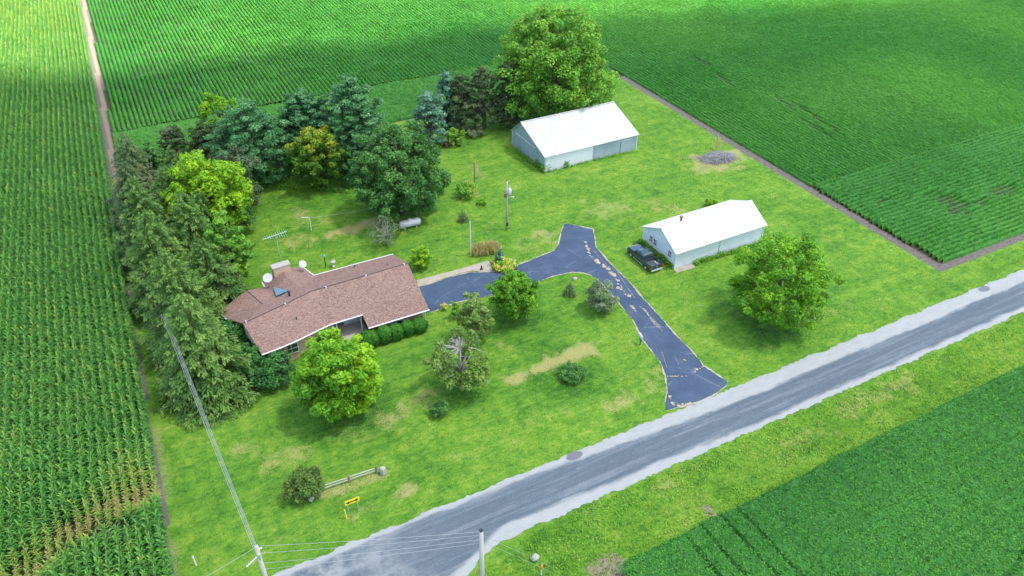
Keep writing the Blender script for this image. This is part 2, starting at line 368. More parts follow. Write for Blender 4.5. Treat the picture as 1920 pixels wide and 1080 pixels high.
    tan = np.where(strip, .72, tan); soil = np.where((X > ce+1.2) & (X < 36) & (Y > 105), 1, soil)
    for a, b in [((290,805),(303,860)),((303,860),(312,935)),((322,1020),(330,1075))]:
        tan = np.maximum(tan, .5*np.clip(1.3-seg_d(X, Y, G(*a), G(*b))/.35*.5, 0, 1))
    V = np.stack([X, Y, Z], -1).reshape(-1, 3)
    i = np.arange((ny-1)*nx).reshape(ny-1, nx)[:, :-1].ravel(); F = np.stack([i, i+1, i+nx+1, i+nx], 1)
    me = bpy.data.meshes.new('ground'); N = len(F)
    me.vertices.add(len(V)); me.vertices.foreach_set('co', V.astype(np.float32).ravel())
    me.loops.add(N*4); me.loops.foreach_set('vertex_index', F.astype(np.int32).ravel())
    me.polygons.add(N); me.polygons.foreach_set('loop_start', np.arange(0, N*4, 4, dtype=np.int32)); me.polygons.foreach_set('loop_total', np.full(N, 4, dtype=np.int32))
    for k, a in dict(crop=crop, dry=dry, dark_grass=dark_grass, soil=soil, tan=tan).items():
        at = me.attributes.new(k, 'FLOAT', 'POINT'); at.data.foreach_set('value', a.astype(np.float32).ravel())
    me.update(calc_edges=True)
    for p in me.polygons: p.use_smooth = True
    struct(link('ground', me, M['ground']), 'mown green lawn with dry patches around the farmhouse', 'ground')
ground()
def mat_far():
    m, n, o = nm('far_fields'); t = NT(n); p = t.pos()
    f = t.noise(t.mapping(p, (3, .4, 1)), 1.2, 4, .7)
    t.bsdf(o, t.ramp(f, [(.3, (.03, .14, .02)), (.7, (.07, .27, .03))]), .9, 0, t.bump(f, .6, .3), .1); return m
mb = MB(); mb.add([(-2500, -1500, -.35), (2500, -1500, -.35), (2500, 3500, -.35), (-2500, 3500, -.35)], [(0, 1, 2, 3)])
struct(mb.build('farmland', mat_far()), 'green farmland reaching to the horizon', 'farmland')

# ------------------------------------------------------------------ the cloud whose shade lies over the farm (the far corner is in the sun)
def cloud():
    zc = 150.; off = sdir*(zc/sdir.z)
    edge = [G(*p, 1.) for p in [(-60,152),(50,148),(180,150),(300,130),(430,102),(560,94),(720,80),(900,62),(1150,38),(1500,12),(1900,-15)]]
    edge += [(300, 150)]
    ex = np.array([p[0] for p in edge]); ey = np.array([p[1] for p in edge])
    st = 6.; xs = np.arange(-170, 330, st); ys = np.arange(-190, 260, st); X, Y = np.meshgrid(xs, ys)
    lim = np.interp(X, ex, ey)-1+5*(vnoise(X, Y, .05)-.5)
    d = np.minimum.reduce([lim-Y, X+150, 310-X, Y+170]); t = np.clip(d/22, 0, 1); t = t*t*(3-2*t)
    top = 150+(9+7*vnoise(X, Y, .03)+3*vnoise(X, Y, .09))*t; bot = 150-(2+2.5*vnoise(X, Y, .04))*t
    ny, nx = X.shape; ins = d > 0; vid = {}; V = []; Fc = []
    def vi(j, i, k):
        if not ins[j, i]: k = 0
        q = (j, i, k)
        if q not in vid:
            vid[q] = len(V); z = (150, top[j, i], bot[j, i])[k]; V.append((X[j, i]+off.x, Y[j, i]+off.y, z))
        return vid[q]
    for j in range(ny-1):
        for i in range(nx-1):
            if ins[j:j+2, i:i+2].any():
                for k in (1, 2):
                    f = [vi(j, i, k), vi(j, i+1, k), vi(j+1, i+1, k), vi(j+1, i, k)]
                    Fc.append(f if k == 1 else f[::-1])
    me = bpy.data.meshes.new('cloud'); me.from_pydata(V, [], Fc)
    for p in me.polygons: p.use_smooth = True
    m, n, o = nm('cloud_vapour'); tr = n.nodes.new('ShaderNodeBsdfTransparent'); tl = n.nodes.new('ShaderNodeBsdfTranslucent'); tl.inputs[0].default_value = (.52, .52, .52, 1)
    mx = n.nodes.new('ShaderNodeMixShader'); mx.inputs[0].default_value = CLOUD_DENSITY
    n.links.new(tr.outputs[0], mx.inputs[1]); n.links.new(tl.outputs[0], mx.inputs[2]); n.links.new(mx.outputs[0], o.inputs[0])
    ob = link('cloud', me, m); ob['kind'] = 'structure'; ob['label'] = 'broad white cloud drifting over the farm'
CLOUD_DENSITY = .56
# ------------------------------------------------------------------ road and driveway
def ragged(pts, step=.35, amp=.12, closed=True):
    out = []; n = len(pts); ph = random.random()*9; s = 0
    for i in range(n if closed else n-1):
        a, b = Vector(pts[i]), Vector(pts[(i+1) % n]); L = (b-a).length; k = max(1, int(L/step)); nn = Vector((-(b-a).y, (b-a).x))/max(L, 1e-6)
        for j in range(k):
            s += step; q = amp*(.6*math.sin(s*1.3+ph)*math.sin(s*.41)+random.uniform(-.5, .5)) if j else 0
            p = a+(b-a)*(j/k)+nn*q; out.append((p.x, p.y))
    return out
def sheet(name, poly, z, mat, thick=0):
    bm = bmesh.new(); vs = [bm.verts.new((x, y, z)) for x, y in poly]
    es = [bm.edges.new((vs[i], vs[(i+1) % len(vs)])) for i in range(len(vs))]
    bmesh.ops.triangle_fill(bm, use_beauty=True, edges=es)
    for f in bm.faces:
        if f.normal.z < 0: f.normal_flip()
    me = bpy.data.meshes.new(name); bm.to_mesh(me); bm.free(); return link(name, me, mat)
def mat_road():
    m, n, o = nm('gravel_and_chipseal'); t = NT(n); p = t.pos(); q = t.xyz(p); X, Y = q[0], q[1]
    wig = t.math('MULTIPLY', t.math('SUBTRACT', t.noise(t.mapping(p, (.18, .6, 1)), 1.2, 6, .7), .5), 1.5)
    yn = t.lin(X, 20, 44, 39.9, 38.6); ys = t.math('MINIMUM', t.lin(X, 7, 19, 31.5, 36.4), t.lin(X, 18, 40, 36.2, 35.5))
    e1 = t.step(t.math('ADD', t.math('SUBTRACT', yn, Y), wig), -.22, .25)
    e2 = t.step(t.math('ADD', t.math('SUBTRACT', Y, ys), wig), -.25, .3)
    dark = t.math('MULTIPLY', e1, e2)
    fade = t.step(t.math('ADD', X, t.math('MULTIPLY', t.noise(p, .4, 4), 14)), 8, 22)
    streak = t.noise(t.mapping(p, (.06, 1.6, 1), (0, 0, .01)), 1.3, 5, .65)
    st2 = t.step(streak, .42, .68)
    cloudy = t.step(t.noise(p, .45, 5, .7), .35, .65)
    dust = t.math('MULTIPLY', t.math('SUBTRACT', 1., fade), t.math('MULTIPLY', cloudy, .85))
    dark = t.math('MULTIPLY', dark, t.math('SUBTRACT', 1., dust))
    fine = t.noise(p, 16, 3, .8); md = t.noise(t.mapping(p, (.5, 1, 1)), 2.2, 4, .75)
    dcol = t.ramp(t.math('ADD', t.math('MULTIPLY', st2, .22), t.math('ADD', t.math('MULTIPLY', t.noise(p, 7, 4, .85), .55), t.math('MULTIPLY', md, .28))), [(.2, (.05, .07, .09)), (.5, (.095, .122, .15)), (.85, (.21, .235, .26))])
    lcol = t.ramp(t.math('ADD', t.math('MULTIPLY', fine, .5), t.math('MULTIPLY', t.noise(t.mapping(p, (.35, 1, 1)), 1.6, 6, .8), .6)), [(.3, (.20, .225, .235)), (.6, (.285, .305, .305)), (.8, (.36, .365, .355))])
    c = t.mix(dark, lcol, dcol)
    t.bsdf(o, c, .92, 0, t.bump(fine, .5, .02), .2); return m
rd = [(-60, 40.35), (260, 40.35), (260, 34.85), (24, 34.85), (19.5, 34.85), (17, 34.75), (15.3, 34.2), (14.1, 33.4), (13.2, 32), (12.6, 30), (12.3, 26), (12.2, -30), (3, -30), (3, 28), (1.5, 32), (-2, 34.2), (-8, 34.85), (-60, 34.85)]
struct(sheet('road', ragged(rd, .3, .22), .03, mat_road()), 'grey chip sealed country road with pale gravel shoulders', 'road')
def mat_drive():
    m, n, o = nm('blacktop'); t = NT(n); p = t.pos()
    fine = t.noise(p, 14, 4, .8); big = t.noise(p, .5, 4, .6)
    c = t.ramp(t.math('ADD', t.math('MULTIPLY', t.math('ADD', fine, t.noise(p, 5, 4, .7)), .3), t.math('SUBTRACT', t.math('MULTIPLY', big, .6), .1)), [(.3, (.030, .050, .088)), (.55, (.050, .080, .130)), (.8, (.10, .13, .175))])
    v = t.node('ShaderNodeTexVoronoi', feature='DISTANCE_TO_EDGE'); t.L(t.mapping(p, (1, 1, 1)), v.inputs['Vector']); v.inputs['Scale'].default_value = .16
    ck = t.math('MULTIPLY', t.step(v.outputs['Distance'], .012, .0), t.step(big, .45, .55))
    c = t.mix(t.math('MULTIPLY', ck, .22), c, (.25, .27, .3))
    sp = t.step(t.noise(p, 3.2, 5, .8), .69, .76); c = t.mix(t.math('MULTIPLY', sp, .55), c, (.42, .43, .48))
    t.bsdf(o, c, .85, 0, t.bump(fine, .5, .02), .25); return m
drv = [(784,539),(818,529),(850,519),(880,511),(905,511),(930,510),(950,504),(975,496),(1010,482),(1040,470),(1048,458),(1052,438),(1058,419),(1112,430),(1115,448),(1117,464),(1140,490),(1180,530),(1202,556),(1240,598),(1268,630),(1298,660),(1318,686),(1340,700),(1364,716),(1360,724),(1335,742),(1300,756),(1250,770),(1248,752),(1252,735),(1249,708),(1238,678),(1205,636),(1187,600),(1172,582),(1150,555),(1122,524),(1107,515),(1090,511),(1073,510),(1040,517),(1007,528),(960,542),(910,556),(860,566),(836,574),(818,582),(797,588)]
dw = [G(*p) for p in drv]
def grow(poly, d):
    out = []; n = len(poly)
    A = sum(poly[i][0]*poly[(i+1) % n][1]-poly[(i+1) % n][0]*poly[i][1] for i in range(n)); s = 1 if A > 0 else -1
    for i in range(n):
        a, b = Vector(poly[i-1]), Vector(poly[(i+1) % n]); t = (b-a).normalized(); out.append((poly[i][0]+t.y*d*s, poly[i][1]-t.x*d*s))
    return out
M['edge_dirt'] = plain('edge_dirt', (.33, .31, .22), .95, 0, .3, 1.5)
struct(sheet('driveway_margin', ragged(grow(dw, .11), .25, .12), .036, M['edge_dirt']), 'thin pale dirt margin along the driveway', 'margin')
struct(sheet('driveway', ragged(dw, .25, .09), .042, mat_drive()), 'dark blue grey asphalt driveway curving from road to house', 'driveway')
def mat_path():
    m, n, o = nm('old_concrete_path'); t = NT(n); p = t.pos()
    f = t.noise(p, 2.5, 5, .7); g = t.step(t.noise(p, 1.1, 4), .56, .62)
    t.bsdf(o, t.mix(t.math('MULTIPLY', g, .5), t.ramp(f, [(.3, (.26, .22, .19)), (.7, (.38, .33, .285))]), (.15, .3, .03)), .95); return m
M['path'] = mat_path()
struct(sheet('path', ragged([G(*p) for p in [(781,526),(850,508),(915,489),(922,499),(929,507),(912,511),(885,508),(860,514),(784,538)]], .3, .05), .05, M['path']), 'pale concrete strip along the top of the driveway', 'path')
struct(sheet('concrete_apron', ragged([G(*p) for p in [(1263,505),(1269,512),(1304,502),(1298,494)]], .3, .05), .05, M['path']), 'small concrete apron at the corner of the small shed', 'apron')
# dirt washed across the driveway, patches in the road
def blobs(name, segs, z, mat, label, cat):
    mb = MB()
    for (a, b, r) in segs:
        a, b = Vector(G(*a)), Vector(G(*b)); L = (b-a).length; k = max(1, int(L/(r*1.1)))
        for j in range(k+1):
            c = a+(b-a)*(j/k)+Vector((random.uniform(-r, r), random.uniform(-r, r)))*.4; rr = r*random.uniform(.2, .7); n = 11; ph = random.random()*6
            mb.add([(c.x+rr*(1+.35*math.sin(2*q+ph)+random.uniform(-.2, .2))*math.cos(2*math.pi*q/n), c.y+rr*(1+.35*math.sin(3*q+ph))*math.sin(2*math.pi*q/n), z+.00015*len(mb.f)) for q in range(n)], [tuple(range(n))])
    return struct(mb.build(name, mat), label, cat)
blobs('dirt_patches', [((1098,455),(1108,482),.32),((1120,488),(1150,515),.5),((1150,515),(1165,540),.38),((1160,540),(1182,558),.38),((1183,573),(1191,583),.3),((1208,580),(1230,612),.16),((1215,590),(1236,616),.13),((1078,427),(1086,427),.15),((1186,576),(1192,584),.18),
    ((1252,706),(1290,706),.12),((1302,698),(1318,687),.25),((1283,675),(1285,677),.15),((1200,575),(1240,615),.08),((1150,500),(1190,560),.06),((1112,470),(1150,512),.06),((1225,600),(1242,622),.05),((1240,660),(1250,690),.05),((1255,745),(1262,760),.3),((1270,762),(1300,757),.25)], .047, plain('pale_dirt', (.33, .28, .20), .95, 0, .25, 2), 'pale dirt washed along the driveway curve', 'dirt')
def patch(px, lab):
    c = G(*px); r = .75; mb = MB()
    mb.add([(c[0]+r*1.15*math.cos(a), c[1]+r*.62*math.sin(a), .036) for a in np.linspace(0, 2*math.pi, 20)[:-1]], [tuple(range(19))])
    return struct(mb.build('road_patch', plain('patch_asphalt', (.12, .13, .15), .9, 0, .15, 4)), lab, 'road patch')
patch((1077, 855), 'dark oval asphalt patch at road edge below the lawn'); patch((1845, 542), 'dark oval asphalt patch at far right road edge')

# ------------------------------------------------------------------ crops
def rand_unit(n):
    v = rng.normal(size=(n, 3)); return v/np.linalg.norm(v, axis=1)[:, None]
def leafq(c, nrm, sa, sb=None, ax=None):
    """quads at c facing nrm with half sizes sa, sb; ax = preferred long direction"""
    n = len(c); nrm = nrm/(np.linalg.norm(nrm, axis=1)[:, None]+1e-9)
    r = rand_unit(n) if ax is None else ax
    u = r-nrm*np.sum(r*nrm, 1)[:, None]; u /= (np.linalg.norm(u, axis=1)[:, None]+1e-9); v = np.cross(nrm, u)
    sa = np.broadcast_to(np.asarray(sa, float), (n,))[:, None]; sb = sa*.7 if sb is None else np.broadcast_to(np.asarray(sb, float), (n,))[:, None]
    return np.stack([c-u*sa, c-v*sb+u*sa*.15, c+u*sa, c+v*sb+u*sa*.15], 1)
cloud()
def bean_rows(name, rows, along, h0, label, leafden, lsize, gap=None, width=.32):
    """rows: list of (offset, start, end). along 'Y' or 'X'. Ridges of foliage plus loose leaves."""
    Qs, Ts = [], []; st = .3
    prof = np.array([(-1, .08), (-.62, .66), (0, 1.), (.62, .66), (1, .08)])
    for off, a, b in rows:
        if b-a < 1: continue
        n = int((b-a)/st)+1; s = np.linspace(a, b, n)
        east = off > 84.3 and along == 'Y'; wk = .74 if east else 1.; hk = .72 if east else 1.
        gx = (np.full(n, off), s) if along == 'Y' else (s, np.full(n, off))
        vig = .75+.5*vnoise(gx[0], gx[1], .25); 
        hh = hk*h0*vig*(1+.10*rng.normal(size=n)); ww = wk*width*(.8+.4*vnoise(gx[0]+9, gx[1], .6))*(1+.13*rng.normal(size=n))
        if gap is not None:
            g = gap(gx[0], gx[1]); hh *= 1-g; ww *= 1-.8*g
        R = np.zeros((n, 5, 3)); jit = rng.normal(size=(n, 5, 3))*.032
        for k in range(5):
            lat = prof[k, 0]*ww; z = prof[k, 1]*hh
            R[:, k, 0], R[:, k, 1] = (off+lat, s) if along == 'Y' else (s, off+lat)
            R[:, k, 2] = z
        R += jit; R[:, :, 2] = np.maximum(R[:, :, 2], .01)
        q = np.stack([R[:-1, :-1], R[1:, :-1], R[1:, 1:], R[:-1, 1:]], 2).reshape(-1, 4, 3)
        ok = np.repeat(hh[:-1] > .12, 4); q = q[ok]
        Qs.append(q); Ts.append((.1 if east else 0)+.34+.26*vnoise(q[:, 0, 0], q[:, 0, 1], .045)+.12*rng.random(len(q)))
        m = int((b-a)*leafden*(.75 if east else 1))
        if m:
            t = rng.random(m)*(b-a)+a; u = rng.normal(size=m)*(.27 if east else .36); ii = np.clip(((t-a)/(b-a)*(n-1)).astype(int), 0, n-1)
            z = hh[ii]*(1.04-.55*np.clip(u*u, 0, 1.4)); lat = u*ww[ii]
            c = np.stack([off+lat, t, z], 1) if along == 'Y' else np.stack([t, off+lat, z], 1)
            nr = rand_unit(m)*.75+np.array([0, 0, 1.]); kk = hh[ii] > .12
            c = c[kk]; nr = nr[kk]; Qs.append(leafq(c, nr, lsize*(.7+.6*rng.random(len(c)))))
            Ts.append((.1 if east else 0)+.44+.28*vnoise(c[:, 0], c[:, 1], .045)+.3*(rng.random(len(c))-.4))
    Q = np.concatenate(Qs); T = np.concatenate(Ts)
    o = quads(name, Q, T, M['bean']); tag(o, label, 'crop', kind='stuff'); return o
def ytop(x): return 219.6-.487*(x+19.5)+7
SP = .76
def spots(px):
    P_ = [(G(a, b, .4), r) for a, b, r in px]
    def g(x, y):
        o = np.zeros_like(x)
        for (cx, cy), r in P_: o = np.maximum(o, np.clip(1.7-np.hypot((x-cx)*.45, y-cy)/r+.5*(rng.random(len(x))-.5), 0, .6))
        return o
    return g
rowsY = []
for x in np.arange(-3.6, 84.0, SP):
    yl = np.interp(x-1.5, CE_X, CE_Y) if x < -1.4 else 999
    rowsY.append((x, 131.0+.5*math.sin(x*.05), min(yl, ytop(x))))
for x in np.arange(84.9, 215, SP): rowsY.append((x, 67.8, ytop(x)))
gapN = spots([(1680,340,.1)])
def gapTracks(x, y):
    o = np.zeros_like(x)
    for (p, q) in [((1455,178),(1490,204)),((1487,188),(1580,250)),((1345,135),(1375,160)),((1500,218),(1555,252)),((1300,105),(1330,120))]:
        o = np.maximum(o, np.clip(1.6-seg_d(x, y, G(*p, .5), G(*q, .5))/.4, 0, .6))
    return o
bean_rows('bean_rows_north', rowsY, 'Y', .62, 'green soybean rows running away behind the farmyard', 11, .088, gapTracks)
rowsX = [(y, -3.0, 83.8 if y > 128 else 83.6) for y in np.arange(115.9+0.1, 130.8, SP)]
rowsX = [(y, float(corn_edge(y))+1.4, e) for y, _, e in rowsX]+[(y, float(corn_edge(y))+1.4, 36.) for y in np.arange(105.4, 115.5, SP)]
bean_rows('bean_rows_north_headland', rowsX, 'X', .62, 'soybean headland rows running crossways just behind the trees', 11, .088, None)
rowsE = [(y, 84.6+(.5 if y < 50 else 0)+random.uniform(-.2, .3), 165.) for y in np.arange(46.0, 67.4, SP)]
gapE = spots([(1655,376,.5),(1770,372,.7),(1795,385,.8),(1835,378,.5),(1880,355,.9),(1745,365,.5),(1790,395,.5),(1820,398,.35)])
bean_rows('bean_rows_east_headland', rowsE, 'X', .62, 'soybean rows parallel to the road at the right corner of the field', 11, .086, gapE, .31)
# near field across the road: closed canopy
def south_beans():
    x0, x1, y0, y1 = 24.5, 112, 4, 28.9
    Qs, Ts = [], []
    def edge(x): return 28.6+.13*np.sin(x*.6)*np.sin(x*.23)+.01*(x-30)
    def trk(x, y):
        o = np.zeros_like(x)
        for xt in (31.2, 33.0, 35.2, 36.9): o = np.maximum(o, np.clip(1.25-np.abs(x+.03*(y-28)-xt)/.2-.25*vnoise(x, y, .8), 0, 1)*(.6+.7*vnoise(x, y, .3)))
        o = np.maximum(o, np.clip(1-seg_d(x, y, (51, 13.3), (56, 14.6))/.3, 0, 1)); return np.clip(o, 0, 1)
    st = .22; xs = np.arange(x0, x1, st); ys = np.arange(y0, y1, st); X, Y = np.meshgrid(xs, ys)
    Z = .62+.1*np.sin(Y*2*math.pi/SP)+.16*(vnoise(X, Y, .35)-.5)+.07*rng.normal(size=X.shape)-.5*trk(X.ravel(), Y.ravel()).reshape(X.shape)
    Z *= np.clip((edge(X)-Y)/.5, .03, 1); Z *= np.clip((X-24.6-1.*vnoise(X*0, Y, .5)-.35*(28-Y)*0)/.6, .03, 1)
    R = np.stack([X+.05*rng.normal(size=X.shape), Y+.05*rng.normal(size=X.shape), Z], -1)
    q = np.stack([R[:-1, :-1], R[:-1, 1:], R[1:, 1:], R[1:, :-1]], 2).reshape(-1, 4, 3); q = q[q[:, :, 2].max(1) > .1]
    Qs.append(q); Ts.append(.22+.2*vnoise(q[:, 0, 0], q[:, 0, 1], .1)+.1*rng.random(len(q)))
    m = int((x1-x0)*(y1-y0)*120); x = rng.random(m)*(x1-x0)+x0; y = rng.random(m)*(y1-y0)+y0
    k = (y < edge(x)-.1) & (rng.random(m) > trk(x, y)*1.1); x = x[k]; y = y[k]; m = len(x)
    z = .66+.1*np.sin(y*2*math.pi/SP)+.16*(vnoise(x, y, .35)-.5)+.07*rng.normal(size=m); z = np.where(y > edge(x)-.6, z*.75, z)
    c = np.stack([x, y, z], 1); Qs.append(leafq(c, rand_unit(m)*.8+np.array([0, 0, 1.]), .055+.045*rng.random(m)))
    Ts.append(.35+.3*vnoise(x, y, .1)+.5*(rng.random(m)-.4))
    o = quads('bean_plants_south', np.concatenate(Qs), np.concatenate(Ts), M['bean']); tag(o, 'dense closed canopy of soybeans south of the road', 'crop', kind='stuff')
south_beans()
# corn
def corn():
    nv = 8; protos = []
    for v in range(nv):
        q = []; tt = []; nl = 11; base = rng.random()*math.pi
        for i in range(nl):
            f = i/(nl-1); z0 = .45+1.45*f; L = (.75-.28*abs(f-.45)*1.4)*(.85+.3*rng.random()); el = math.radians(48+32*f); az = base+(i % 2)*math.pi+rng.normal()*.45
            wd = .068-.02*f; p = np.array([0, 0, z0]); d = np.array([math.cos(az), math.sin(az)]); side = np.array([-d[1], d[0], 0])
            ns = 3 if f < .95 else 2; seg = L/ns; ws = [wd*.8, wd, wd*.75, .01]
            for k in range(ns):
                p2 = p+np.array([d[0]*math.cos(el), d[1]*math.cos(el), math.sin(el)])*seg
                q.append([p-side*ws[k], p+side*ws[k], p2+side*ws[k+1], p2-side*ws[k+1]]); tt.append(.22+.34*f+.05*k+.08*rng.random()); p = p2; el -= math.radians(62-25*f)
        q.append([[-.02, 0, 0], [.02, 0, 0], [.015, 0, 2.], [-.015, 0, 2.]]); tt.append(.3)
        for k in range(3):                                             # tassel
            a = rng.random()*6.28; dx, dy = .12*math.cos(a), .12*math.sin(a)
            q.append([[-.012, 0, 1.95], [.012, 0, 1.95], [dx+.01, dy, 2.3], [dx-.01, dy, 2.3]]); tt.append(.74)
        protos.append((np.array(q), np.array(tt)))
    PX, PY = [], []; rows = np.arange(0, 27)
    for r in rows:
        y = np.arange(38, 230, .19); y = y+rng.normal(size=len(y))*.03
        x = corn_edge(y)-.35-r*SP+rng.normal(size=len(y))*.05; k = (y < 225-.3*r)
        k &= (y > 48.5-.2*r) | (r >= 0) ; PX.append(x[k]); PY.append(y[k])
    X = np.concatenate(PX); Y = np.concatenate(PY)
    # drowned low spot
    sc = .86+.28*vnoise(X, Y, .12)+.08*rng.normal(size=len(X)); yel = np.zeros(len(X)); keep = np.ones(len(X), bool)
    def cap(a, b, r): return np.clip(1.5-seg_d(X, Y, G(*a, .8), G(*b, .8))/r, 0, 1)
    d = np.maximum.reduce([cap((270,925),(205,965),1.7), cap((205,975),(120,1005),1.6), cap((120,1010),(50,1075),1.6)])
    core = np.maximum(cap((240,985),(180,1005),.85), cap((150,1025),(110,1040),.4)); d = np.clip(d*(.65+.7*vnoise(X, Y, .5)), 0, 1)
    sc *= 1-.5*d; yel = .4*d*(.5+vnoise(X, Y, 1.1))+.16*np.clip(cap((245,880),(235,930),2.)-.0, 0, 1)
    keep &= rng.random(len(X)) > core*1.0
    keep &= rng.random(len(X)) > d*.15
    yel += .06*(vnoise(X, Y, .08)-.5)+.1*np.clip((Y-150)/50, 0, 1)
    X, Y, sc, yel = X[keep], Y[keep], sc[keep], yel[keep]
    Qs, Ts = [], []; pick = rng.integers(0, nv, len(X)); tw = rng.normal(size=len(X))*.9
    for v in range(nv):
        i = np.where(pick == v)[0]; q, tt = protos[v]; ca, sa = np.cos(tw[i]), np.sin(tw[i])
        a = q[None, ..., 0]*ca[:, None, None]-q[None, ..., 1]*sa[:, None, None]; b = q[None, ..., 0]*sa[:, None, None]+q[None, ..., 1]*ca[:, None, None]
        s3 = sc[i][:, None, None]; Q = np.stack([a*s3**.5+X[i][:, None, None], b*s3**.5+Y[i][:, None, None], np.broadcast_to(q[None, ..., 2], a.shape)*s3], -1)
        Qs.append(Q.reshape(-1, 4, 3)); Ts.append((tt[None]+yel[i][:, None]+.07*rng.normal(size=(len(i), 1))).ravel())
    o = quads('corn_rows', np.concatenate(Qs), np.clip(np.concatenate(Ts), 0, 1), M['corn']); tag(o, 'tall rows of corn with a yellowed low spot near the road', 'crop', kind='stuff')
corn()
# rough grass on the verges and ditch
def inpoly(x, y, poly):
    c = np.zeros(len(x), bool); n = len(poly)
    for i in range(n):
        x1, y1 = poly[i]; x2, y2 = poly[(i+1) % n]; k = ((y1 > y) != (y2 > y)) & (x < (x2-x1)*(y-y1)/(y2-y1+1e-12)+x1); c ^= k
    return c
def lawn_ok(x, y):
    k = ~inpoly(x, y, grow(dw, .25)) & (x > corn_edge(y)+.7) & (x < XE-.6)
    k &= ~inpoly(x, y, [G(*p) for p in [(781,524),(850,506),(915,487),(931,508),(860,516),(784,540)]])
    for bx in ((52, 69.5, 88.5, 99.8), (54, 69, 59.6, 67), (3.5, 23.5, 64, 76)): k &= ~((x > bx[0]) & (x < bx[1]) & (y > bx[2]) & (y < bx[3]))
    for a, b, r in (((622,438),(705,415),.8), ((960,710),(1100,655),.7), ((735,785),(800,742),1.3), ((1120,395),(1150,388),2.), ((1320,310),(1378,292),2.8)): k &= (seg_d(x, y, G(*a), G(*b)) > r) | (rng.random(len(x)) > .75)
    return k
def tufts():
    Qs, Ts = [], []
    def scat(x0, x1, y0, y1, den, sz, hz, t0, cond=None):
        m = int((x1-x0)*(y1-y0)*den); x = rng.random(m)*(x1-x0)+x0; y = rng.random(m)*(y1-y0)+y0
        if cond is not None: k = cond(x, y); x, y = x[k], y[k]; m = len(x)
        c = np.stack([x, y, np.full(m, hz*.5)], 1); az = rng.random(m)*6.283; nr = np.stack([np.cos(az), np.sin(az), .5+rng.random(m)*.9], 1)
        up = np.stack([.3*rng.normal(size=m), .3*rng.normal(size=m), np.ones(m)], 1)
        Qs.append(leafq(c, nr, hz*(.5+.6*rng.random(m)), sz*(.6+.8*rng.random(m)), up))
        Ts.append(t0+.45*(vnoise(x, y, .35)-.5)+.25*(vnoise(x, y, 1.3)-.5)+.28*(rng.random(m)-.5))
    def south(x, y): 
        lim = np.where(x > 19, 34.6, np.where(x > 14.3, 33.3, 30)); return (y < lim-.1*rng.random(len(x))) & (x > 12.6)
    scat(12.6, 112, 28.6, 34.7, 30, .05, .16, .66, south)
    scat(12.6, 24.5, 22, 28.8, 30, .05, .16, .62, south)
    scat(-6, 112, 40.5, 44.3, 12, .045, .1, .48, lambda x, y: ~inpoly(x, y, grow(dw, .3)))
    scat(-6.5, XE, 44.3, 115, 9, .05, .08, .42, lawn_ok)
    o = quads('rough_grass', np.concatenate(Qs), np.concatenate(Ts), M['grass']); tag(o, 'rough long grass on the road verges and ditch', 'grass', kind='stuff')
tufts()

# ------------------------------------------------------------------ trees and shrubs
def fit(x0, y0, x1, y1, z0=.4, rz=None):
    """crown box in the photo -> base place, crown radius and height (the crown as an ellipsoid from z0 up)"""
    cx, cy, wd, hg = (x0+x1)/2, (y0+y1)/2, x1-x0, y1-y0; zc = z0+3
    for _ in range(12):
        X, Y = G(cx, cy, zc); D = dist(X, Y, zc); el = math.asin((H-zc)/D)
        ray = _F*FPX+_R*(cx-960)+_U*(540-cy); k = np.linalg.norm(ray)/FPX
        sc = FPX*k/D*1.0; r = wd/2/(FPX/(D/k)*1.0)
        ext = hg/2*D/(FPX*k*k)
        r = wd/2*D/(FPX*k)
        b2 = ext*ext-(r*math.sin(el))**2; b = math.sqrt(max(b2, (.25*r)**2))/math.cos(el); zc = z0+b
    return X, Y, r, z0+2*b
def limbs(mb, h, r, z0, tips, r0=None):
    r0 = r0 or .035*h
    mb.tube([(0, 0, -.2), (.03*h*.3, 0, h*.3), (0, .02*h, h*.62), (0, 0, h*.85)], [r0, r0*.72, r0*.4, r0*.12], 8)
    for t in tips:
        zz = max(.18*h, t[2]*.45); b = Vector((0, 0, zz)); t = Vector(t)*.92; m = b.lerp(t, .5)+Vector((0, 0, .05*h))
        mb.tube([b, m, t], [r0*.38, r0*.22, r0*.06], 5)
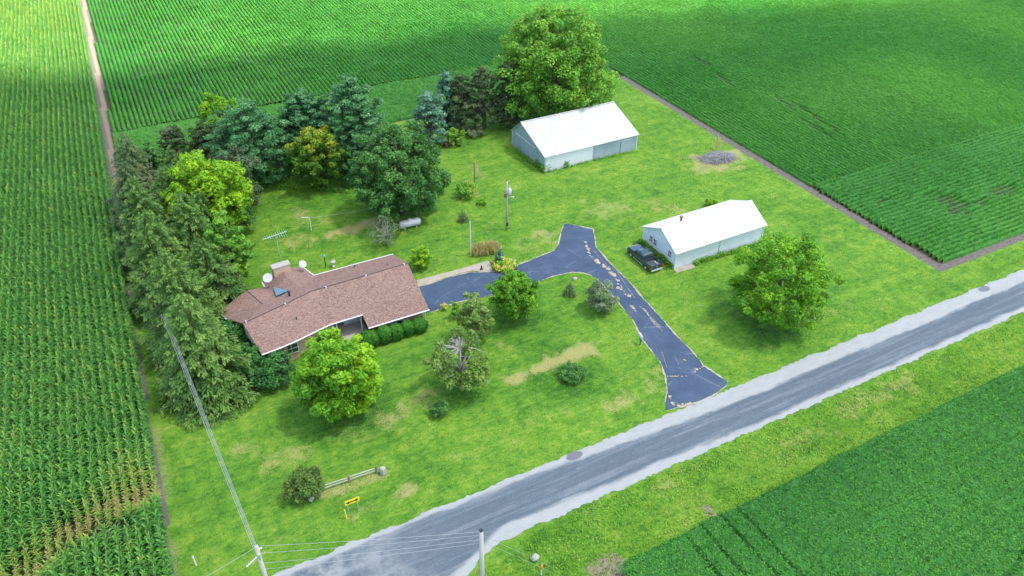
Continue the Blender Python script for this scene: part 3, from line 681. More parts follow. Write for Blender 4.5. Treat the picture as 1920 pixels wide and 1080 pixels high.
def crown_leaves(r, h, z0, nclump, nleaf, size, shape='round', tintsp=.35, clr=.2, flat=.8, holes=0., seed=0):
    g = np.random.default_rng(seed); b = (h-z0)/2; zc = z0+b
    d = g.normal(size=(nclump, 3)); d /= np.linalg.norm(d, axis=1)[:, None]
    f = .35+.65*g.random(nclump)**.45
    ph = g.random(6)*6.28; az = np.arctan2(d[:, 1], d[:, 0]); lob = 1+.07*np.sin(3*az+ph[0])*np.cos(2.5*d[:, 2]+ph[1])+.05*np.sin(5*az+ph[2]+3*d[:, 2])
    cr = clr*r*(.7+.6*g.random(nclump))
    f = f*lob
    rad = np.maximum(f*r-cr*.5, 0)
    zz = d[:, 2]
    if shape == 'cone': # narrower on top
        wz = np.clip(1.3-.85*np.clip((zz+1)/2, 0, 1)**1.3, .1, 1.2)*1.05; hor = np.sqrt(np.maximum(1-zz**2, .02))
        px = d[:, 0]/hor*rad*wz*np.minimum(1, hor*1.6); py = d[:, 1]/hor*rad*wz*np.minimum(1, hor*1.6)
    elif shape == 'pine':
        k = np.where(zz > 0, 1-.28*zz, 1.04); px, py = d[:, 0]*rad*k, d[:, 1]*rad*k
    elif shape == 'dome':
        k = np.where(zz < 0, 1+.28*np.abs(zz), 1); px, py = d[:, 0]*rad*k, d[:, 1]*rad*k
    else: px, py = d[:, 0]*rad, d[:, 1]*rad
    cz = zc+zz*(f*b-cr*.4)
    cc = np.stack([px, py, cz], 1); ct = g.normal(size=nclump)*.13
    if holes: k = g.random(nclump) > holes; cc, cr, ct = cc[k], cr[k], ct[k]
    per = max(4, int(nleaf/len(cc))); n = per*len(cc)
    ld = g.normal(size=(n, 3)); ld[:, 2] += .35; ld /= np.linalg.norm(ld, axis=1)[:, None]
    R = np.repeat(cr, per)*(.55+.5*g.random(n))
    p = np.repeat(cc, per, 0)+ld*R[:, None]*np.array([1, 1, flat]); p[:, 2] = np.maximum(p[:, 2], .1)
    nr = ld*.6+g.normal(size=(n, 3))*.45+np.array([0, 0, .45])
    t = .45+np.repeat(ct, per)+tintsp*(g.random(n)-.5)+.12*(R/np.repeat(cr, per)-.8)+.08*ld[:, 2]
    q = leafq(p, nr, size*(.65+.7*g.random(n))); return q, t, cc
def decid(name, label, box, mat, z0=.5, nclump=110, nleaf=11000, size=.2, shape='round', clr=.2, group=None, trunk='bark', cat='tree', holes=0., tint=0., loc=None, flat=.8, tintsp=.35, lim=10):
    x, y, r, h = fit(*box, z0) if loc is None else loc
    e = thing(name, label, cat, (x, y, 0), 0, group); sd = int(x*37+y*91) & 0xffff
    q, t, cc = crown_leaves(r, h, z0, nclump, nleaf, size, shape, tintsp, clr, flat, holes, sd)
    if callable(tint): t = t+tint(q.mean(1), r, h)
    else: t = t+tint
    quads('crown', q, np.clip(t, 0, 1), M[mat], e)
    mb = MB(); idx = np.random.default_rng(sd).choice(len(cc), min(lim, len(cc)), replace=False)
    limbs(mb, h, r, z0, [tuple(cc[i]) for i in idx]); mb.build('trunk', M[trunk], e, smooth=True); return e, (x, y, r, h)
def conifer(name, label, base, h, r, mat, group=None, dens=1., droop=.35, tint=0., size=.2, spacing=.42, power=.8, nb=8, cat='tree', up=0., bare=0):
    x, y = base; e = thing(name, label, cat, (x, y, 0), 0, group); g = np.random.default_rng(int(x*53+y*17+h*9) & 0xffff)
    P, N, A, T, SS = [], [], [], [], []; z = .05*h+.2; mb = MB()
    mb.tube([(0, 0, -.2), (0, 0, h*.5), (0, 0, h*.98)], [.022*h, .014*h, .012], 7)
    while z < h*.985:
        f = z/h; L0 = r*(1-f)**power*(1+.12*math.sin(z*3)); k = max(4, int(nb*(1-.4*f)))
        for i in range(k):
            a = 2*math.pi*(i+g.random()*.8)/k+z*2.4; L = L0*(.72+.42*g.random()); n = max(3, int(L/.13*dens)); tb = g.normal()*.12
            s = np.sqrt(g.random(n))*.97+.03; s[:2] = 1.
            curve = z+up*L*s-droop*L*s**1.6*(1.1-f)+.12*L*np.clip(s-.7, 0, 1)
            wob = g.normal(size=n)*.17*L*(.35+.65*s)*.9*(1-.5*s)
            ca, sa = math.cos(a), math.sin(a); rr = s*L
            px = ca*rr-sa*wob; py = sa*rr+ca*wob; pz = curve+.09*g.normal(size=n)-np.abs(wob)*.15
            P.append(np.stack([px, py, np.maximum(pz, .08)], 1))
            sgn = np.sign(wob+1e-6)*(.35+.5*g.random(n)); A.append(np.stack([ca-sa*sgn, sa+ca*sgn, -.25-.3*g.random(n)+up], 1))
            N.append(np.stack([.5*ca+.5*g.normal(size=n), .5*sa+.5*g.normal(size=n), .75+.3*g.random(n)], 1)); T.append(.22+.42*s**2+tb+.2*(g.random(n)-.5)+.1*f); SS.append(np.full(n, 1-.35*f))
            if L > r*.55 and g.random() < .22: mb.tube([(0, 0, z), (ca*L*.5, sa*L*.5, z-droop*L*.3*(1.1-f)+up*L*.5+.05), (ca*L*.97, sa*L*.97, z-droop*L*(1.1-f)*.95+up*L+.08)], [.05, .035, .015], 4)
        z += spacing*(.8+.4*g.random())
    P = np.concatenate(P); N = np.concatenate(N); A = np.concatenate(A); T = np.concatenate(T)+tint; SS = np.concatenate(SS)
    q = leafq(P, N, size*SS*(.8+.6*g.random(len(P))), size*.42*SS*(.7+.6*g.random(len(P))), A)
    quads('crown', q, np.clip(T, 0, 1), M[mat], e); mb.build('trunk', M['bark'], e, smooth=True); return e
def place(px, z=0): return G(*px, z)

# large broadleaf trees
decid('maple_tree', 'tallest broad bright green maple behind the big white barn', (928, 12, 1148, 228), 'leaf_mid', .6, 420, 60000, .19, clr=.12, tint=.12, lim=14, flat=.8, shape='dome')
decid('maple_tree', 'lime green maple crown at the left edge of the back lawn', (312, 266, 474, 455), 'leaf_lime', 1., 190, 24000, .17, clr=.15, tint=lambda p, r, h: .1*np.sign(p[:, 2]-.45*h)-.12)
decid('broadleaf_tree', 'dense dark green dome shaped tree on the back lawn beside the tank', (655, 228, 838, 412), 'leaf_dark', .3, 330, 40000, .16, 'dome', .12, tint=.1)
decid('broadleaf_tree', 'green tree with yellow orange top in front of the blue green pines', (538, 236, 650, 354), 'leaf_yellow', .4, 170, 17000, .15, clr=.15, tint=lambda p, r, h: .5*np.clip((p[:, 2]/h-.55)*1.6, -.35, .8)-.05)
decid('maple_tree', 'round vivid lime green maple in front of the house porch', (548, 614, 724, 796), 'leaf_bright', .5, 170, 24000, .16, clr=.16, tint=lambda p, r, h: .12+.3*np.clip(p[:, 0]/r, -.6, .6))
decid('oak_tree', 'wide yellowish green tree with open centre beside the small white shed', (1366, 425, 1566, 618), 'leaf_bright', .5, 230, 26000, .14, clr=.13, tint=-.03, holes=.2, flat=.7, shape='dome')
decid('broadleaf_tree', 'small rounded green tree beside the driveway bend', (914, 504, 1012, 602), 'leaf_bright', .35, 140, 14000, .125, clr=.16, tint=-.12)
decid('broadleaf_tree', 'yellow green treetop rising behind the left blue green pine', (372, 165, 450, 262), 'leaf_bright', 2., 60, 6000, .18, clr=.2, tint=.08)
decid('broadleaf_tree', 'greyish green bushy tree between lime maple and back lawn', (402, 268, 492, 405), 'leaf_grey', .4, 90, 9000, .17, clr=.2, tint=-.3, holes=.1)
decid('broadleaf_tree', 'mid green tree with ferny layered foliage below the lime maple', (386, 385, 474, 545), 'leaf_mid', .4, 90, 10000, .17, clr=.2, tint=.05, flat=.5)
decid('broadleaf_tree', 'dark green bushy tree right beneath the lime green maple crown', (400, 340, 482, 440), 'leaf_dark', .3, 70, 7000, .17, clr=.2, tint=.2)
# white pines behind the lawn
for (bx, lab, sd) in [((388, 178, 540, 350), 'blue green pine with layered boughs, leftmost of the back row', 1), ((512, 160, 630, 312), 'blue green pine standing between two taller pines in the back row', 2), ((594, 140, 726, 320), 'tallest blue green pine at the right end of the back row', 3)]:
    decid('pine_tree', lab, bx, 'needle_pine', .8, 300, 34000, .155, 'pine', .14, 'blue green pines behind the back lawn', tint=.04, flat=.42, tintsp=.45)
decid('pine_bough_tree', 'light green low spreading tree under the left blue green pine', (462, 290, 540, 345), 'needle_pine', .5, 50, 5000, .16, clr=.22, tint=.22, flat=.35)
# spruces near the big barn
def cf(box, z0=.2):
    x0, y0, x1, y1 = box; bx = (x0+x1)/2; yb = y1-.2*(x1-x0); X, Y = G(bx, yb)
    best = 1; D = dist(X, Y)
    for hh in np.arange(.5, 22, .1):
        d = np.array([X, Y, hh-H]); wv = d@_F; py = 540-FPX*(d@_U)/wv
        if py <= y0: best = hh; break
    ray = _F*FPX+_R*(bx-960)+_U*(540-yb); k = np.linalg.norm(ray)/FPX
    return (X, Y), best, (x1-x0)/2*D/(FPX*k)*1.03
def cfx(name, label, box, mat, **k): b, h, r = cf(box); return conifer(name, label, b, h, r, mat, **k)
decid('spruce_tree', 'blue green spruce standing alone left of the dark spruce clump', (774, 164, 838, 270), 'needle_blue', .3, 130, 11000, .15, 'cone', .2, 'conifers left of the big barn', flat=.45, tintsp=.5, tint=.08)
decid('spruce_tree', 'narrow blue green spruce pressed against the dark brown spruces', (814, 134, 862, 240), 'needle_blue', .3, 130, 11000, .15, 'cone', .2, 'conifers left of the big barn', flat=.45, tintsp=.5, tint=.1)
decid('spruce_tree', 'dark brownish spruce at the left of the clump beside the big barn', (832, 132, 896, 242), 'needle_dark', .3, 130, 11000, .15, 'cone', .2, 'conifers left of the big barn', flat=.45, tintsp=.5)
decid('spruce_tree', 'dark spruce with pale brown lower boughs in the middle of the clump', (874, 122, 940, 240), 'needle_dark', .3, 130, 11000, .15, 'cone', .2, 'conifers left of the big barn', flat=.45, tintsp=.5, tint=.12)
decid('spruce_tree', 'darkest spruce half hidden by the tall bright maple', (922, 112, 985, 238), 'needle_dark', .3, 130, 11000, .15, 'cone', .2, 'conifers left of the big barn', flat=.45, tintsp=.5, tint=-.1)
decid('spruce_tree', 'small dark pointed spruce between cornfield corner and lime maple', (298, 228, 352, 300), 'needle_dark', .3, 90, 7000, .14, 'cone', .22, 'conifers behind the lime maple', flat=.45, tintsp=.5, tint=.02)
decid('spruce_tree', 'small dark spruce half hidden behind the leftmost blue green pine', (352, 218, 410, 300), 'needle_dark', .3, 90, 7000, .14, 'cone', .22, 'conifers behind the lime maple', flat=.45, tintsp=.5, tint=-.04)
# Norway spruce windbreak along the corn
WB = [((-2.2, 97.), 11.0, 4.2, 'needle_dark', .1, 'dark spruce second from the far end of the windbreak beside the corn'), ((3.4, 98.5), 10.5, 4.2, 'needle_spruce', -.12, 'dull spruce behind the top of the lime maple'), ((4.6, 88.), 9.5, 3.8, 'needle_spruce', -.1, 'spruce half hidden beneath the ferny tree at the lawn edge'), ((-1.5, 101.5), 12.5, 4.6, 'needle_dark', .14, 'dark spruce at the far end of the windbreak beside the corn'),
      ((2.0, 92.5), 11.5, 4.6, 'needle_spruce', -.08, 'dull green spruce just left of the lime maple'),
      ((-1.8, 89.), 12.5, 4.8, 'needle_spruce', -.04, 'mid green spruce beside the corn, third from the far end of the windbreak'),
      ((2.6, 84.), 12., 4.6, 'needle_spruce', -.0, 'green spruce with drooping boughs on the lawn side of the windbreak'),
      ((-1.4, 80.3), 12.8, 5., 'needle_spruce', .02, 'yellow green tipped spruce in the middle of the windbreak beside the corn'),
      ((3.0, 76.), 10.5, 4.4, 'needle_spruce', -.06, 'spruce reaching towards the left end of the house roof'),
      ((-.6, 71.5), 12.6, 5., 'needle_spruce', .04, 'wide spruce with long pale boughs second from the near end of the windbreak'),
      ((-.2, 63.6), 12.4, 5.2, 'needle_spruce', .07, 'nearest and largest spruce of the windbreak with the wires ending in it')]
for b, h, r, m, t, lab in WB:
    conifer('spruce_tree', lab, b, h, r, m, 'spruce windbreak along the cornfield', 2.7, .42, t, .2, .32, .62, 12)
decid('broadleaf_tree', 'dark green tree squeezed between the lime maple and the leftmost blue green pine', (452, 262, 530, 348), 'leaf_dark', .4, 100, 9000, .17, clr=.18, tint=.12)
decid('broadleaf_tree', 'shadowy dark green tree between the yellow topped tree and the tallest pine', (622, 262, 690, 345), 'leaf_dark', .4, 90, 8000, .17, clr=.18, tint=.02)
decid('broadleaf_tree', 'dark green tree behind the small dark spruces at the bean field corner', (238, 262, 318, 352), 'leaf_dark', .4, 100, 9000, .17, clr=.18, tint=.08)
# sparse and dead trees
e, (tx, ty, tr, th) = decid('dying_tree', 'half dead olive tree with bare grey top branches on the front lawn', (798, 616, 928, 744), 'leaf_olive', .3, 85, 5600, .13, clr=.17, holes=.2, trunk='deadwood', tint=.0, flat=.9, lim=26)
mb = MB()
for k in range(17):
    a = random.uniform(0, 6.28); L = random.uniform(.9, 1.9); z = th*.78; p = Vector((0, 0, z)); pts = [p]; d = Vector((math.cos(a), math.sin(a), .35))
    for j in range(4): p = p+d*L*.27+Vector((0, 0, .1-.14*j)); pts.append(p.copy()); d += Vector((random.uniform(-.3, .3), random.uniform(-.3, .3), -.1))
    mb.tube(pts, [.08, .06, .045, .03, .012], 5)
    for j in (1, 2, 3):
        for _ in range(3): mb.tube([pts[j], pts[j]+Vector((random.uniform(-.6, .6), random.uniform(-.6, .6), random.uniform(-.2, .4)))], [.025, .008], 4)
mb.tube([(0, 0, 0), (0, .1, th*.5), (0, 0, th*1.0)], [.22, .15, .06], 7); mb.build('dead_branches', M['deadwood'], e)
decid('dying_tree', 'thin olive tree with grey twigs between driveway and bare branches', (852, 548, 930, 640), 'leaf_olive', .5, 60, 4600, .13, clr=.2, holes=.15, trunk='deadwood', tint=.1, lim=20)
decid('dying_tree', 'nearly leafless grey green tree in front of the white tank', (684, 396, 764, 464), 'leaf_grey', .4, 60, 1500, .09, clr=.22, holes=.1, trunk='deadwood', tint=-.05, lim=40)
# shrubs
def bush(name, label, box, mat, n=3500, size=.1, nc=50, cat='shrub', **k): return decid(name, label, box, mat, .05, nc, n, size, clr=k.pop('clr', .22), cat=cat, **k)
bush('round_shrub', 'round light green shrub behind the garage end of the house', (768, 460, 811, 505), 'leaf_bright', 6000, .09, 90, tint=.22, clr=.16)
bush('spiky_shrub', 'pale grey green spiky shrub inside the driveway curve', (1096, 524, 1162, 588), 'leaf_grey', 5200, .1, 80, trunk='deadwood', tint=.05, lim=30)
bush('yew_shrub', 'dark olive yew near the road beside the low rail fence', (530, 870, 611, 947), 'leaf_olive', 7000, .1, 90, tint=-.17)
bush('ground_shrub', 'low wide dark green ground hugging shrub on the front lawn', (1044, 687, 1106, 713), 'leaf_dark', 3800, .08, 60, tint=.12, flat=.6)
bush('box_shrub', 'small squarish dark green shrub below the half dead tree', (804, 747, 844, 784), 'leaf_dark', 3400, .07, 50, tint=.08)
for bx, lab in [((404, 596, 470, 668), 'dark green shrub against the left gable wall of the house'), ((432, 640, 500, 712), 'dark green shrub at the near left corner of the house'), ((462, 652, 556, 728), 'largest dark green shrub below the near left roof corner')]:
    bush('yew_shrub', lab, bx, 'leaf_shrub', 9000, .13, 90, tint=.1, group='dark shrubs round the left end of the house')
HB = [(676, 608, 712, 652, 'leftmost rounded clipped shrub in front of the garage, beside the porch'), (706, 601, 735, 644, 'second clipped shrub from the porch in front of the garage'), (728, 597, 756, 638, 'middle clipped shrub in front of the garage'), (751, 591, 777, 630, 'fourth clipped shrub from the porch in front of the garage'), (771, 585, 802, 624, 'rightmost and bushiest clipped shrub at the garage corner')]
for x0, y0, x1, y1, lab in HB:
    x, y, r, h = fit(x0, y0+10, x1, y1, .02); e = thing('clipped_shrub', lab, 'shrub', (x, y, 0), 0, 'clipped shrubs in front of the garage'); n = 5200; g = np.random.default_rng(int(x*99))
    d = g.normal(size=(n, 3)); d /= np.linalg.norm(d, axis=1)[:, None]; q = 1+.035*np.sin(6*d[:, 0]+2)*np.sin(5*d[:, 2]*2)+.03*g.normal(size=n)
    d2 = np.sign(d)*np.abs(d)**.8; c = d2*q[:, None]*np.array([r*.93, r*.93, h/2])+np.array([0, 0, h/2]); c[:, 2] = np.maximum(c[:, 2], .04)
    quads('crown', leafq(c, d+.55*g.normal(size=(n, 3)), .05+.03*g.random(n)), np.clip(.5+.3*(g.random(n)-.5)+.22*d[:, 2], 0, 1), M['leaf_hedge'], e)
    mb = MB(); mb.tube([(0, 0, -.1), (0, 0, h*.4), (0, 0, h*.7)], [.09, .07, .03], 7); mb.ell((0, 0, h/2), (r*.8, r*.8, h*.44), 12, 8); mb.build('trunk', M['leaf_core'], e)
for bx, lab, g in [((857, 395, 879, 420), 'tiny dark cone shaped spruce on the back lawn', None), ((1055, 530, 1081, 558), 'tiny dark cone shaped spruce inside the driveway curve', None)]:
    cfx('dwarf_spruce', lab, bx, 'needle_dark', dens=3.5, size=.09, power=.55, spacing=.16, nb=9, droop=.1, cat='shrub', group='dwarf spruces on the lawn')
bush('round_shrub', 'bright green reedy clump next to a red brown shrub by the big barn', (834, 238, 873, 273), 'leaf_mid', 5600, .09, 90, tint=.3, clr=.14)
bush('round_shrub', 'small dark teal shrub just above the reedy green clump', (832, 228, 862, 252), 'needle_pine', 1800, .12, 30, tint=.1)
M['leaf_red'] = foliage('leaf_red', [(0, (.06, .03, .02)), (.5, (.2, .1, .07)), (1, (.35, .22, .14))])
bush('red_shrub', 'small red brown shrub at the foot of the lone blue spruce', (827, 258, 846, 276), 'leaf_red', 1300, .09, 24)
bush('flowering_plants', 'clump of yellow flowered green plants beside the short wooden post', (850, 337, 895, 372), 'flower', 2600, .11, 40, cat='plant', tint=-.12)
bush('lily_clump', 'low light green lily clump on the lawn below the wooden post', (893, 373, 914, 386), 'leaf_bright', 900, .09, 18, cat='plant', flat=.6)
bush('garden_plant', 'weedy bushes at the edge of the grass behind the big barn left end', (872, 235, 912, 258), 'leaf_grey', 1800, .12, 30, cat='plant', tint=-.1)
bush('garden_plant', 'leafy green plant with white flowers at driveway edge near garage', (840, 562, 864, 598), 'leaf_mid', 1500, .1, 26, cat='plant', tint=.15)
bush('garden_plant', 'small yellow orange flowering plant on the driveway edge', (826, 566, 842, 582), 'flower', 700, .08, 16, cat='plant', tint=.22)
bush('garden_plant', 'green flower bed plants with white and orange blooms beside the drive', (918, 484, 969, 508), 'flower', 2400, .1, 40, cat='plant', tint=.05)
bush('yucca_clump', 'upright dark blue green sword leaved plant beside the driveway bed', (927, 470, 947, 497), 'needle_blue', 900, .14, 20, cat='plant', tint=-.05)
bush('round_shrub', 'bright green bush poking up behind the small shed roof', (1320, 370, 1346, 390), 'leaf_bright', 1500, .13, 24)
bush('garden_plant', 'low dark evergreen at the base of the garage corner downspout', (794, 598, 806, 616), 'leaf_dark', 700, .07, 14, cat='plant')
# ornamental grass
def grass_clump(name, label, box, mat, n, hgt, tint=0):
    a, b = G(*box[0]), G(*box[1]); g = np.random.default_rng(5); t = g.random(n); c = np.array([a]).repeat(n, 0)*(1-t)[:, None]+np.array([b])*t[:, None]
    c = np.concatenate([c+g.normal(size=(n, 2))*box[2], (hgt*(.35+.5*g.random(n)))[:, None]], 1); o = np.array([(a[0]+b[0])/2, (a[1]+b[1])/2, 0]); c = c-o
    az = g.random(n)*6.28; q = leafq(c, np.stack([np.cos(az), np.sin(az), .4+0*az], 1), hgt*.45*(.7+.5*g.random(n)), .035+0*az, np.stack([.35*g.normal(size=n), .35*g.normal(size=n), np.ones(n)], 1))
    tag(quads(name, q, np.clip(.3+.5*c[:, 2]/hgt+.25*g.random(n)+tint, 0, 1), M[mat], loc=tuple(o)), label, 'plant')
grass_clump('ornamental_grass', 'tall tan ornamental grass clump left of the flower bed', ((892, 478), (930, 472), .3), 'straw', 2400, 1.35, -.05)
grass_clump('ornamental_grass', 'dry tan grass stalks standing behind the brush pile', ((1339, 283), (1349, 282), .3), 'straw', 60, 2.2, .1)
# weeds along the barns
def weeds(name, label, segs, n=220, hgt=.5):
    Q, T = [], []
    for a, b, dn, hh in segs:
        a, b = np.array(G(*a)), np.array(G(*b)); L = np.linalg.norm(b-a); k = int(L*dn); t = rng.random(k)[:, None]
        bulge = .5+vnoise(a[0]+t[:, 0]*L, t[:, 0]*0, .8)
        c = np.concatenate([a+(b-a)*t+rng.normal(size=(k, 2))*.16, (rng.random(k)*hh*bulge)[:, None]], 1)
        Q.append(leafq(c, rand_unit(k)+np.array([0, -.3, .6]), .08+.06*rng.random(k))); T.append(.3+.5*rng.random(k))
    tag(quads(name, np.concatenate(Q), np.concatenate(T), M['leaf_mid']), label, 'weeds', kind='stuff')
weeds('weeds_big_barn', 'ragged weeds growing along the foot of the big barn', [((962,282),(1017,321),90,.55),((1005,310),(1020,325),160,1.),((1024,322),(1192,284),35,.3),((1026,322),(1029,321),300,1.1),((1060,315),(1064,313),300,1.)])
weeds('weeds_small_shed', 'green weeds along the foot of the small white shed', [((1198,455),(1260,503),220,.7),((1300,496),(1428,458),120,.45),((1430,456),(1440,440),60,.5)])
weeds('undergrowth', 'shady undergrowth below the pines at the back of the lawn', [((470,352),(655,362),60,.8),((500,345),(640,350),60,1.),((820,250),(960,236),50,.7)])

# ------------------------------------------------------------------ barns
def barn(name, label, base, rz, L, W, h, rg, fr, mats, roofm):
    e = thing(name, label, 'barn' if L > 15 else 'shed', (*base, 0), rz); ov = .28; ry = W*fr
    sl1 = (rg-h)/ry; sl2 = (rg-h)/(W-ry)
    mb = MB(); mb.mi = 0; mb.add([(0, 0, -.1), (L, 0, -.1), (L, 0, h), (0, 0, h)], [(0, 1, 2, 3)])
    mb.add([(0, W, -.1), (L, W, -.1), (L, W, h), (0, W, h)], [(3, 2, 1, 0)])
    mb.mi = 1
    for x in (0, L): mb.add([(x, 0, -.1), (x, W, -.1), (x, W, h), (x, ry, rg), (x, 0, h)], [(0, 1, 2, 3, 4) if x else (4, 3, 2, 1, 0)])
    me = bpy.data.meshes.new('wall'); me.from_pydata(mb.v, [], mb.f); link('wall', me, mats, e); me.polygons.foreach_set('material_index', mb.m)
    up = .05; mb = MB()
    a = [(-ov, -ov, h-sl1*ov+up), (L+ov, -ov, h-sl1*ov+up), (L+ov, ry, rg+up), (-ov, ry, rg+up)]
    b = [(-ov, ry, rg+up), (L+ov, ry, rg+up), (L+ov, W+ov, h-sl2*ov+up), (-ov, W+ov, h-sl2*ov+up)]
    mb.slab(a, .06); mb.slab(b, .06); ro_ = mb.build('roof', roofm, e)
    mb = MB(); mb.box((L/2, ry, rg+up+.03), (L+2*ov, .3, .05)); mb.build('ridge_cap', roofm, ro_)
    for x in (0, L):
        for y in (0, W): MB().box((x+(-.02 if x == 0 else .02), y+(-.02 if y == 0 else .02), h/2-.05), (.1, .1, h-.05)).build('corner_trim', M['white'], e)
    return e
big = barn('barn', 'large white metal barn with broad pale roof below the tall maple', (52.45, 89.0), math.radians(.6), 16.4, 10.2, 2.63, 5.05, .70, [M['wall_metal'], M['wall_gable']], M['roof_big'])
mb = MB(); mb.box((4.2, -.06, 1.22), (8.2, .06, 2.4)); mb.build('sliding_door', M['wall_white'], big)
mb = MB(); mb.box((14.4, -.05, 1.05), (1.9, .05, 2.0)); mb.build('side_door', M['wall_metal'], big)
mb = MB(); mb.box((14.1, -.09, 2.12), (2.6, .08, .1)); mb.build('door_track', M['white'], big)
MB().box((-.08, 6., 2.62), (.08, 6.2, .12)).build('door_track', M['white'], big)
for y in (3.6, 6.1, 8.6): MB().box((-.05, y, 1.2), (.05, 2.44, 2.4)).build('gable_door', M['wall_gable'], big)
sm = barn('shed', 'small white metal shed with bright roof beside the parked pickup', (54.3, 60.0), math.radians(.5), 14.0, 6.6, 2.54, 4.2, .474, [M['wall_small'], M['gable_small']], M['roof_small'])
def window(e, x, y, z, w_, h_, axis, mull=1):
    fr = MB(); gl = MB()
    def bx(m, du, dz, su, sz, th, o):
        if axis == 'x': m.box((x+o, y+du, z+dz), (th, su, sz))
        else: m.box((x+du, y+o, z+dz), (su, th, sz))
    sg = -1
    bx(gl, 0, 0, w_, h_, .05, sg*.03); t = .06
    for du, dz, su, sz in [(-w_/2, 0, t, h_+t), (w_/2, 0, t, h_+t), (0, h_/2, w_-t, t), (0, -h_/2, w_-t, t)]+([(0, 0, t*.6, h_-t), (-w_/4-.01, 0, w_/2-t*1.3, t*.6), (w_/4+.01, 0, w_/2-t*1.3, t*.6)] if mull else []): bx(fr, du, dz, su, sz, .05, sg*.07)
    f = fr.build('window', M['white'], e); gl.build('pane', M['glass'], f)
for y in (5.0, 4.1): window(sm, 0, y, 1.6, .6, .85, 'x')
window(sm, 0, 1.15, 1.6, .6, .85, 'x')
mb = MB(); mb.box((6.9, -.04, 1.25), (.07, .04, 2.4)); mb.box((4.2, -.05, 2.4), (5.5, .05, .06)); mb.build('sliding_door', M['metal'], sm)
mb = MB(); mb.tube([(3.3, 3.75, 3.9), (3.3, 3.75, 4.5)], .14, 10); mb.tube([(3.3, 3.75, 4.5), (3.3, 3.75, 4.62), (3.3, 3.75, 4.75)], [.24, .26, .05], 10); mb.build('roof_vent', M['copper'], sm)

# ------------------------------------------------------------------ the house
hx, hy = 5., 63.; hs = thing('ranch_house', 'low ranch house with reddish brown shingle roof and tan chimney', 'house', (hx, hy, 0))
def hl(p): return (p[0]-hx, p[1]-hy, p[2])
E0 = 2.75
P = dict(a0=(5.3, 63.8, E0), a1=(7.2, 64.0, E0), a2=(9.3, 64.4, E0), a3=(11.6, 65.05, E0), a4=(12.9, 65.35, E0), a5=(16.45, 65.4, E0), a6=(16.45, 63.68, E0-.62), a7=(23.45, 63.7, E0-.62),
         r0=(4.55, 67.3, 4.5), r1=(9.5, 68.55, 4.58), r2=(12.3, 69.4, 4.6), r3=(23.45, 69.65, 4.6),
         b0=(23.5, 74.85, E0-.05), b1=(13.8, 74.85, E0-.05), b2=(13.15, 77.1, E0-.1), b3=(11.7, 77.35, E0+.1), b4=(9.9, 76.9, E0+.2), b5=(8.3, 76.3, E0-.1), b6=(8.35, 75.1, E0),
         w0=(10.6, 74.2, 4.15), w1=(11.5, 71.0, 4.2), w2=(11.0, 76.6, 3.6),
         g0=(3.35, 71.0, E0+.15), g1=(2.8, 72.9, E0), g2=(6.25, 73.9, 3.75), g3=(7.15, 70.4, 3.95), v0=(8.9, 72.6, 3.55))
Pl = {k: hl(v) for k, v in P.items()}
roofF = [('a0', 'a1', 'a2', 'r1', 'r0'), ('a2', 'a3', 'r2', 'r1'), ('a3', 'a4', 'r2'), ('a4', 'a5', 'r3', 'r2'), ('a5', 'a7', 'r3'), ('a5', 'a6', 'a7'),
         ('r3', 'b0', 'b1', 'w1', 'r2'), ('w1', 'b1', 'b2', 'w2', 'w0'), ('w2', 'b2', 'b3'), ('w2', 'b3', 'b4'), ('w0', 'w2', 'b4', 'b5'), ('w0', 'b5', 'b6', 'v0'), ('w1', 'w0', 'v0', 'g3'),
         ('r2', 'w1', 'g3', 'r1'), ('r1', 'g3', 'r0'), ('r0', 'g3', 'g0'), ('g3', 'g2', 'g1', 'g0'), ('g3', 'v0', 'b6', 'g2')]
keys = list(Pl); me = bpy.data.meshes.new('roof'); me.from_pydata([Pl[k] for k in keys], [], [[keys.index(k) for k in f] for f in roofF])
bm = bmesh.new(); bm.from_mesh(me); bmesh.ops.triangulate(bm, faces=bm.faces)
for f in bm.faces:
    if f.normal.z < 0: f.normal_flip()
g = bmesh.ops.extrude_face_region(bm, geom=list(bm.faces)); 
for v in g['geom']:
    if isinstance(v, bmesh.types.BMVert): v.co.z -= .16
bmesh.ops.recalc_face_normals(bm, faces=bm.faces); bm.to_mesh(me); bm.free()
roof = link('roof', me, M['shingle'], hs)
# fascia and gutters along the eaves
mb = MB()
def gut(a, b, w_=.07, dz=-.06, out=(0, 0)):
    a, b = Vector(Pl[a])+Vector((*out, dz)), Vector(Pl[b])+Vector((*out, dz)); mb.tube([a, b], w_, 6)
for a, b, o_ in [('a0', 'a1', (0, -.06)), ('a1', 'a2', (0, -.06)), ('a2', 'a3', (0, -.06)), ('a3', 'a4', (0, -.06)), ('a4', 'a5', (0, -.06)), ('a6', 'a7', (0, -.06)), ('b0', 'b1', (0, .06)), ('b1', 'b2', (.06, 0)), ('g0', 'g1', (-.06, 0)), ('b5', 'b6', (-.06, 0))]: mb = MB(); gut(a, b, .075, -.05, o_); mb.build('gutter', M['white'], hs)
mb = MB(); p = Vector(Pl['a7']); mb.tube([p+Vector((-.35, .05, -.1)), p+Vector((-.35, .45, -.4)), p+Vector((-.3, .5, -1.9)), p+Vector((-.15, .0, -2.05))], .05, 6); mb.build('downspout', M['white'], hs)
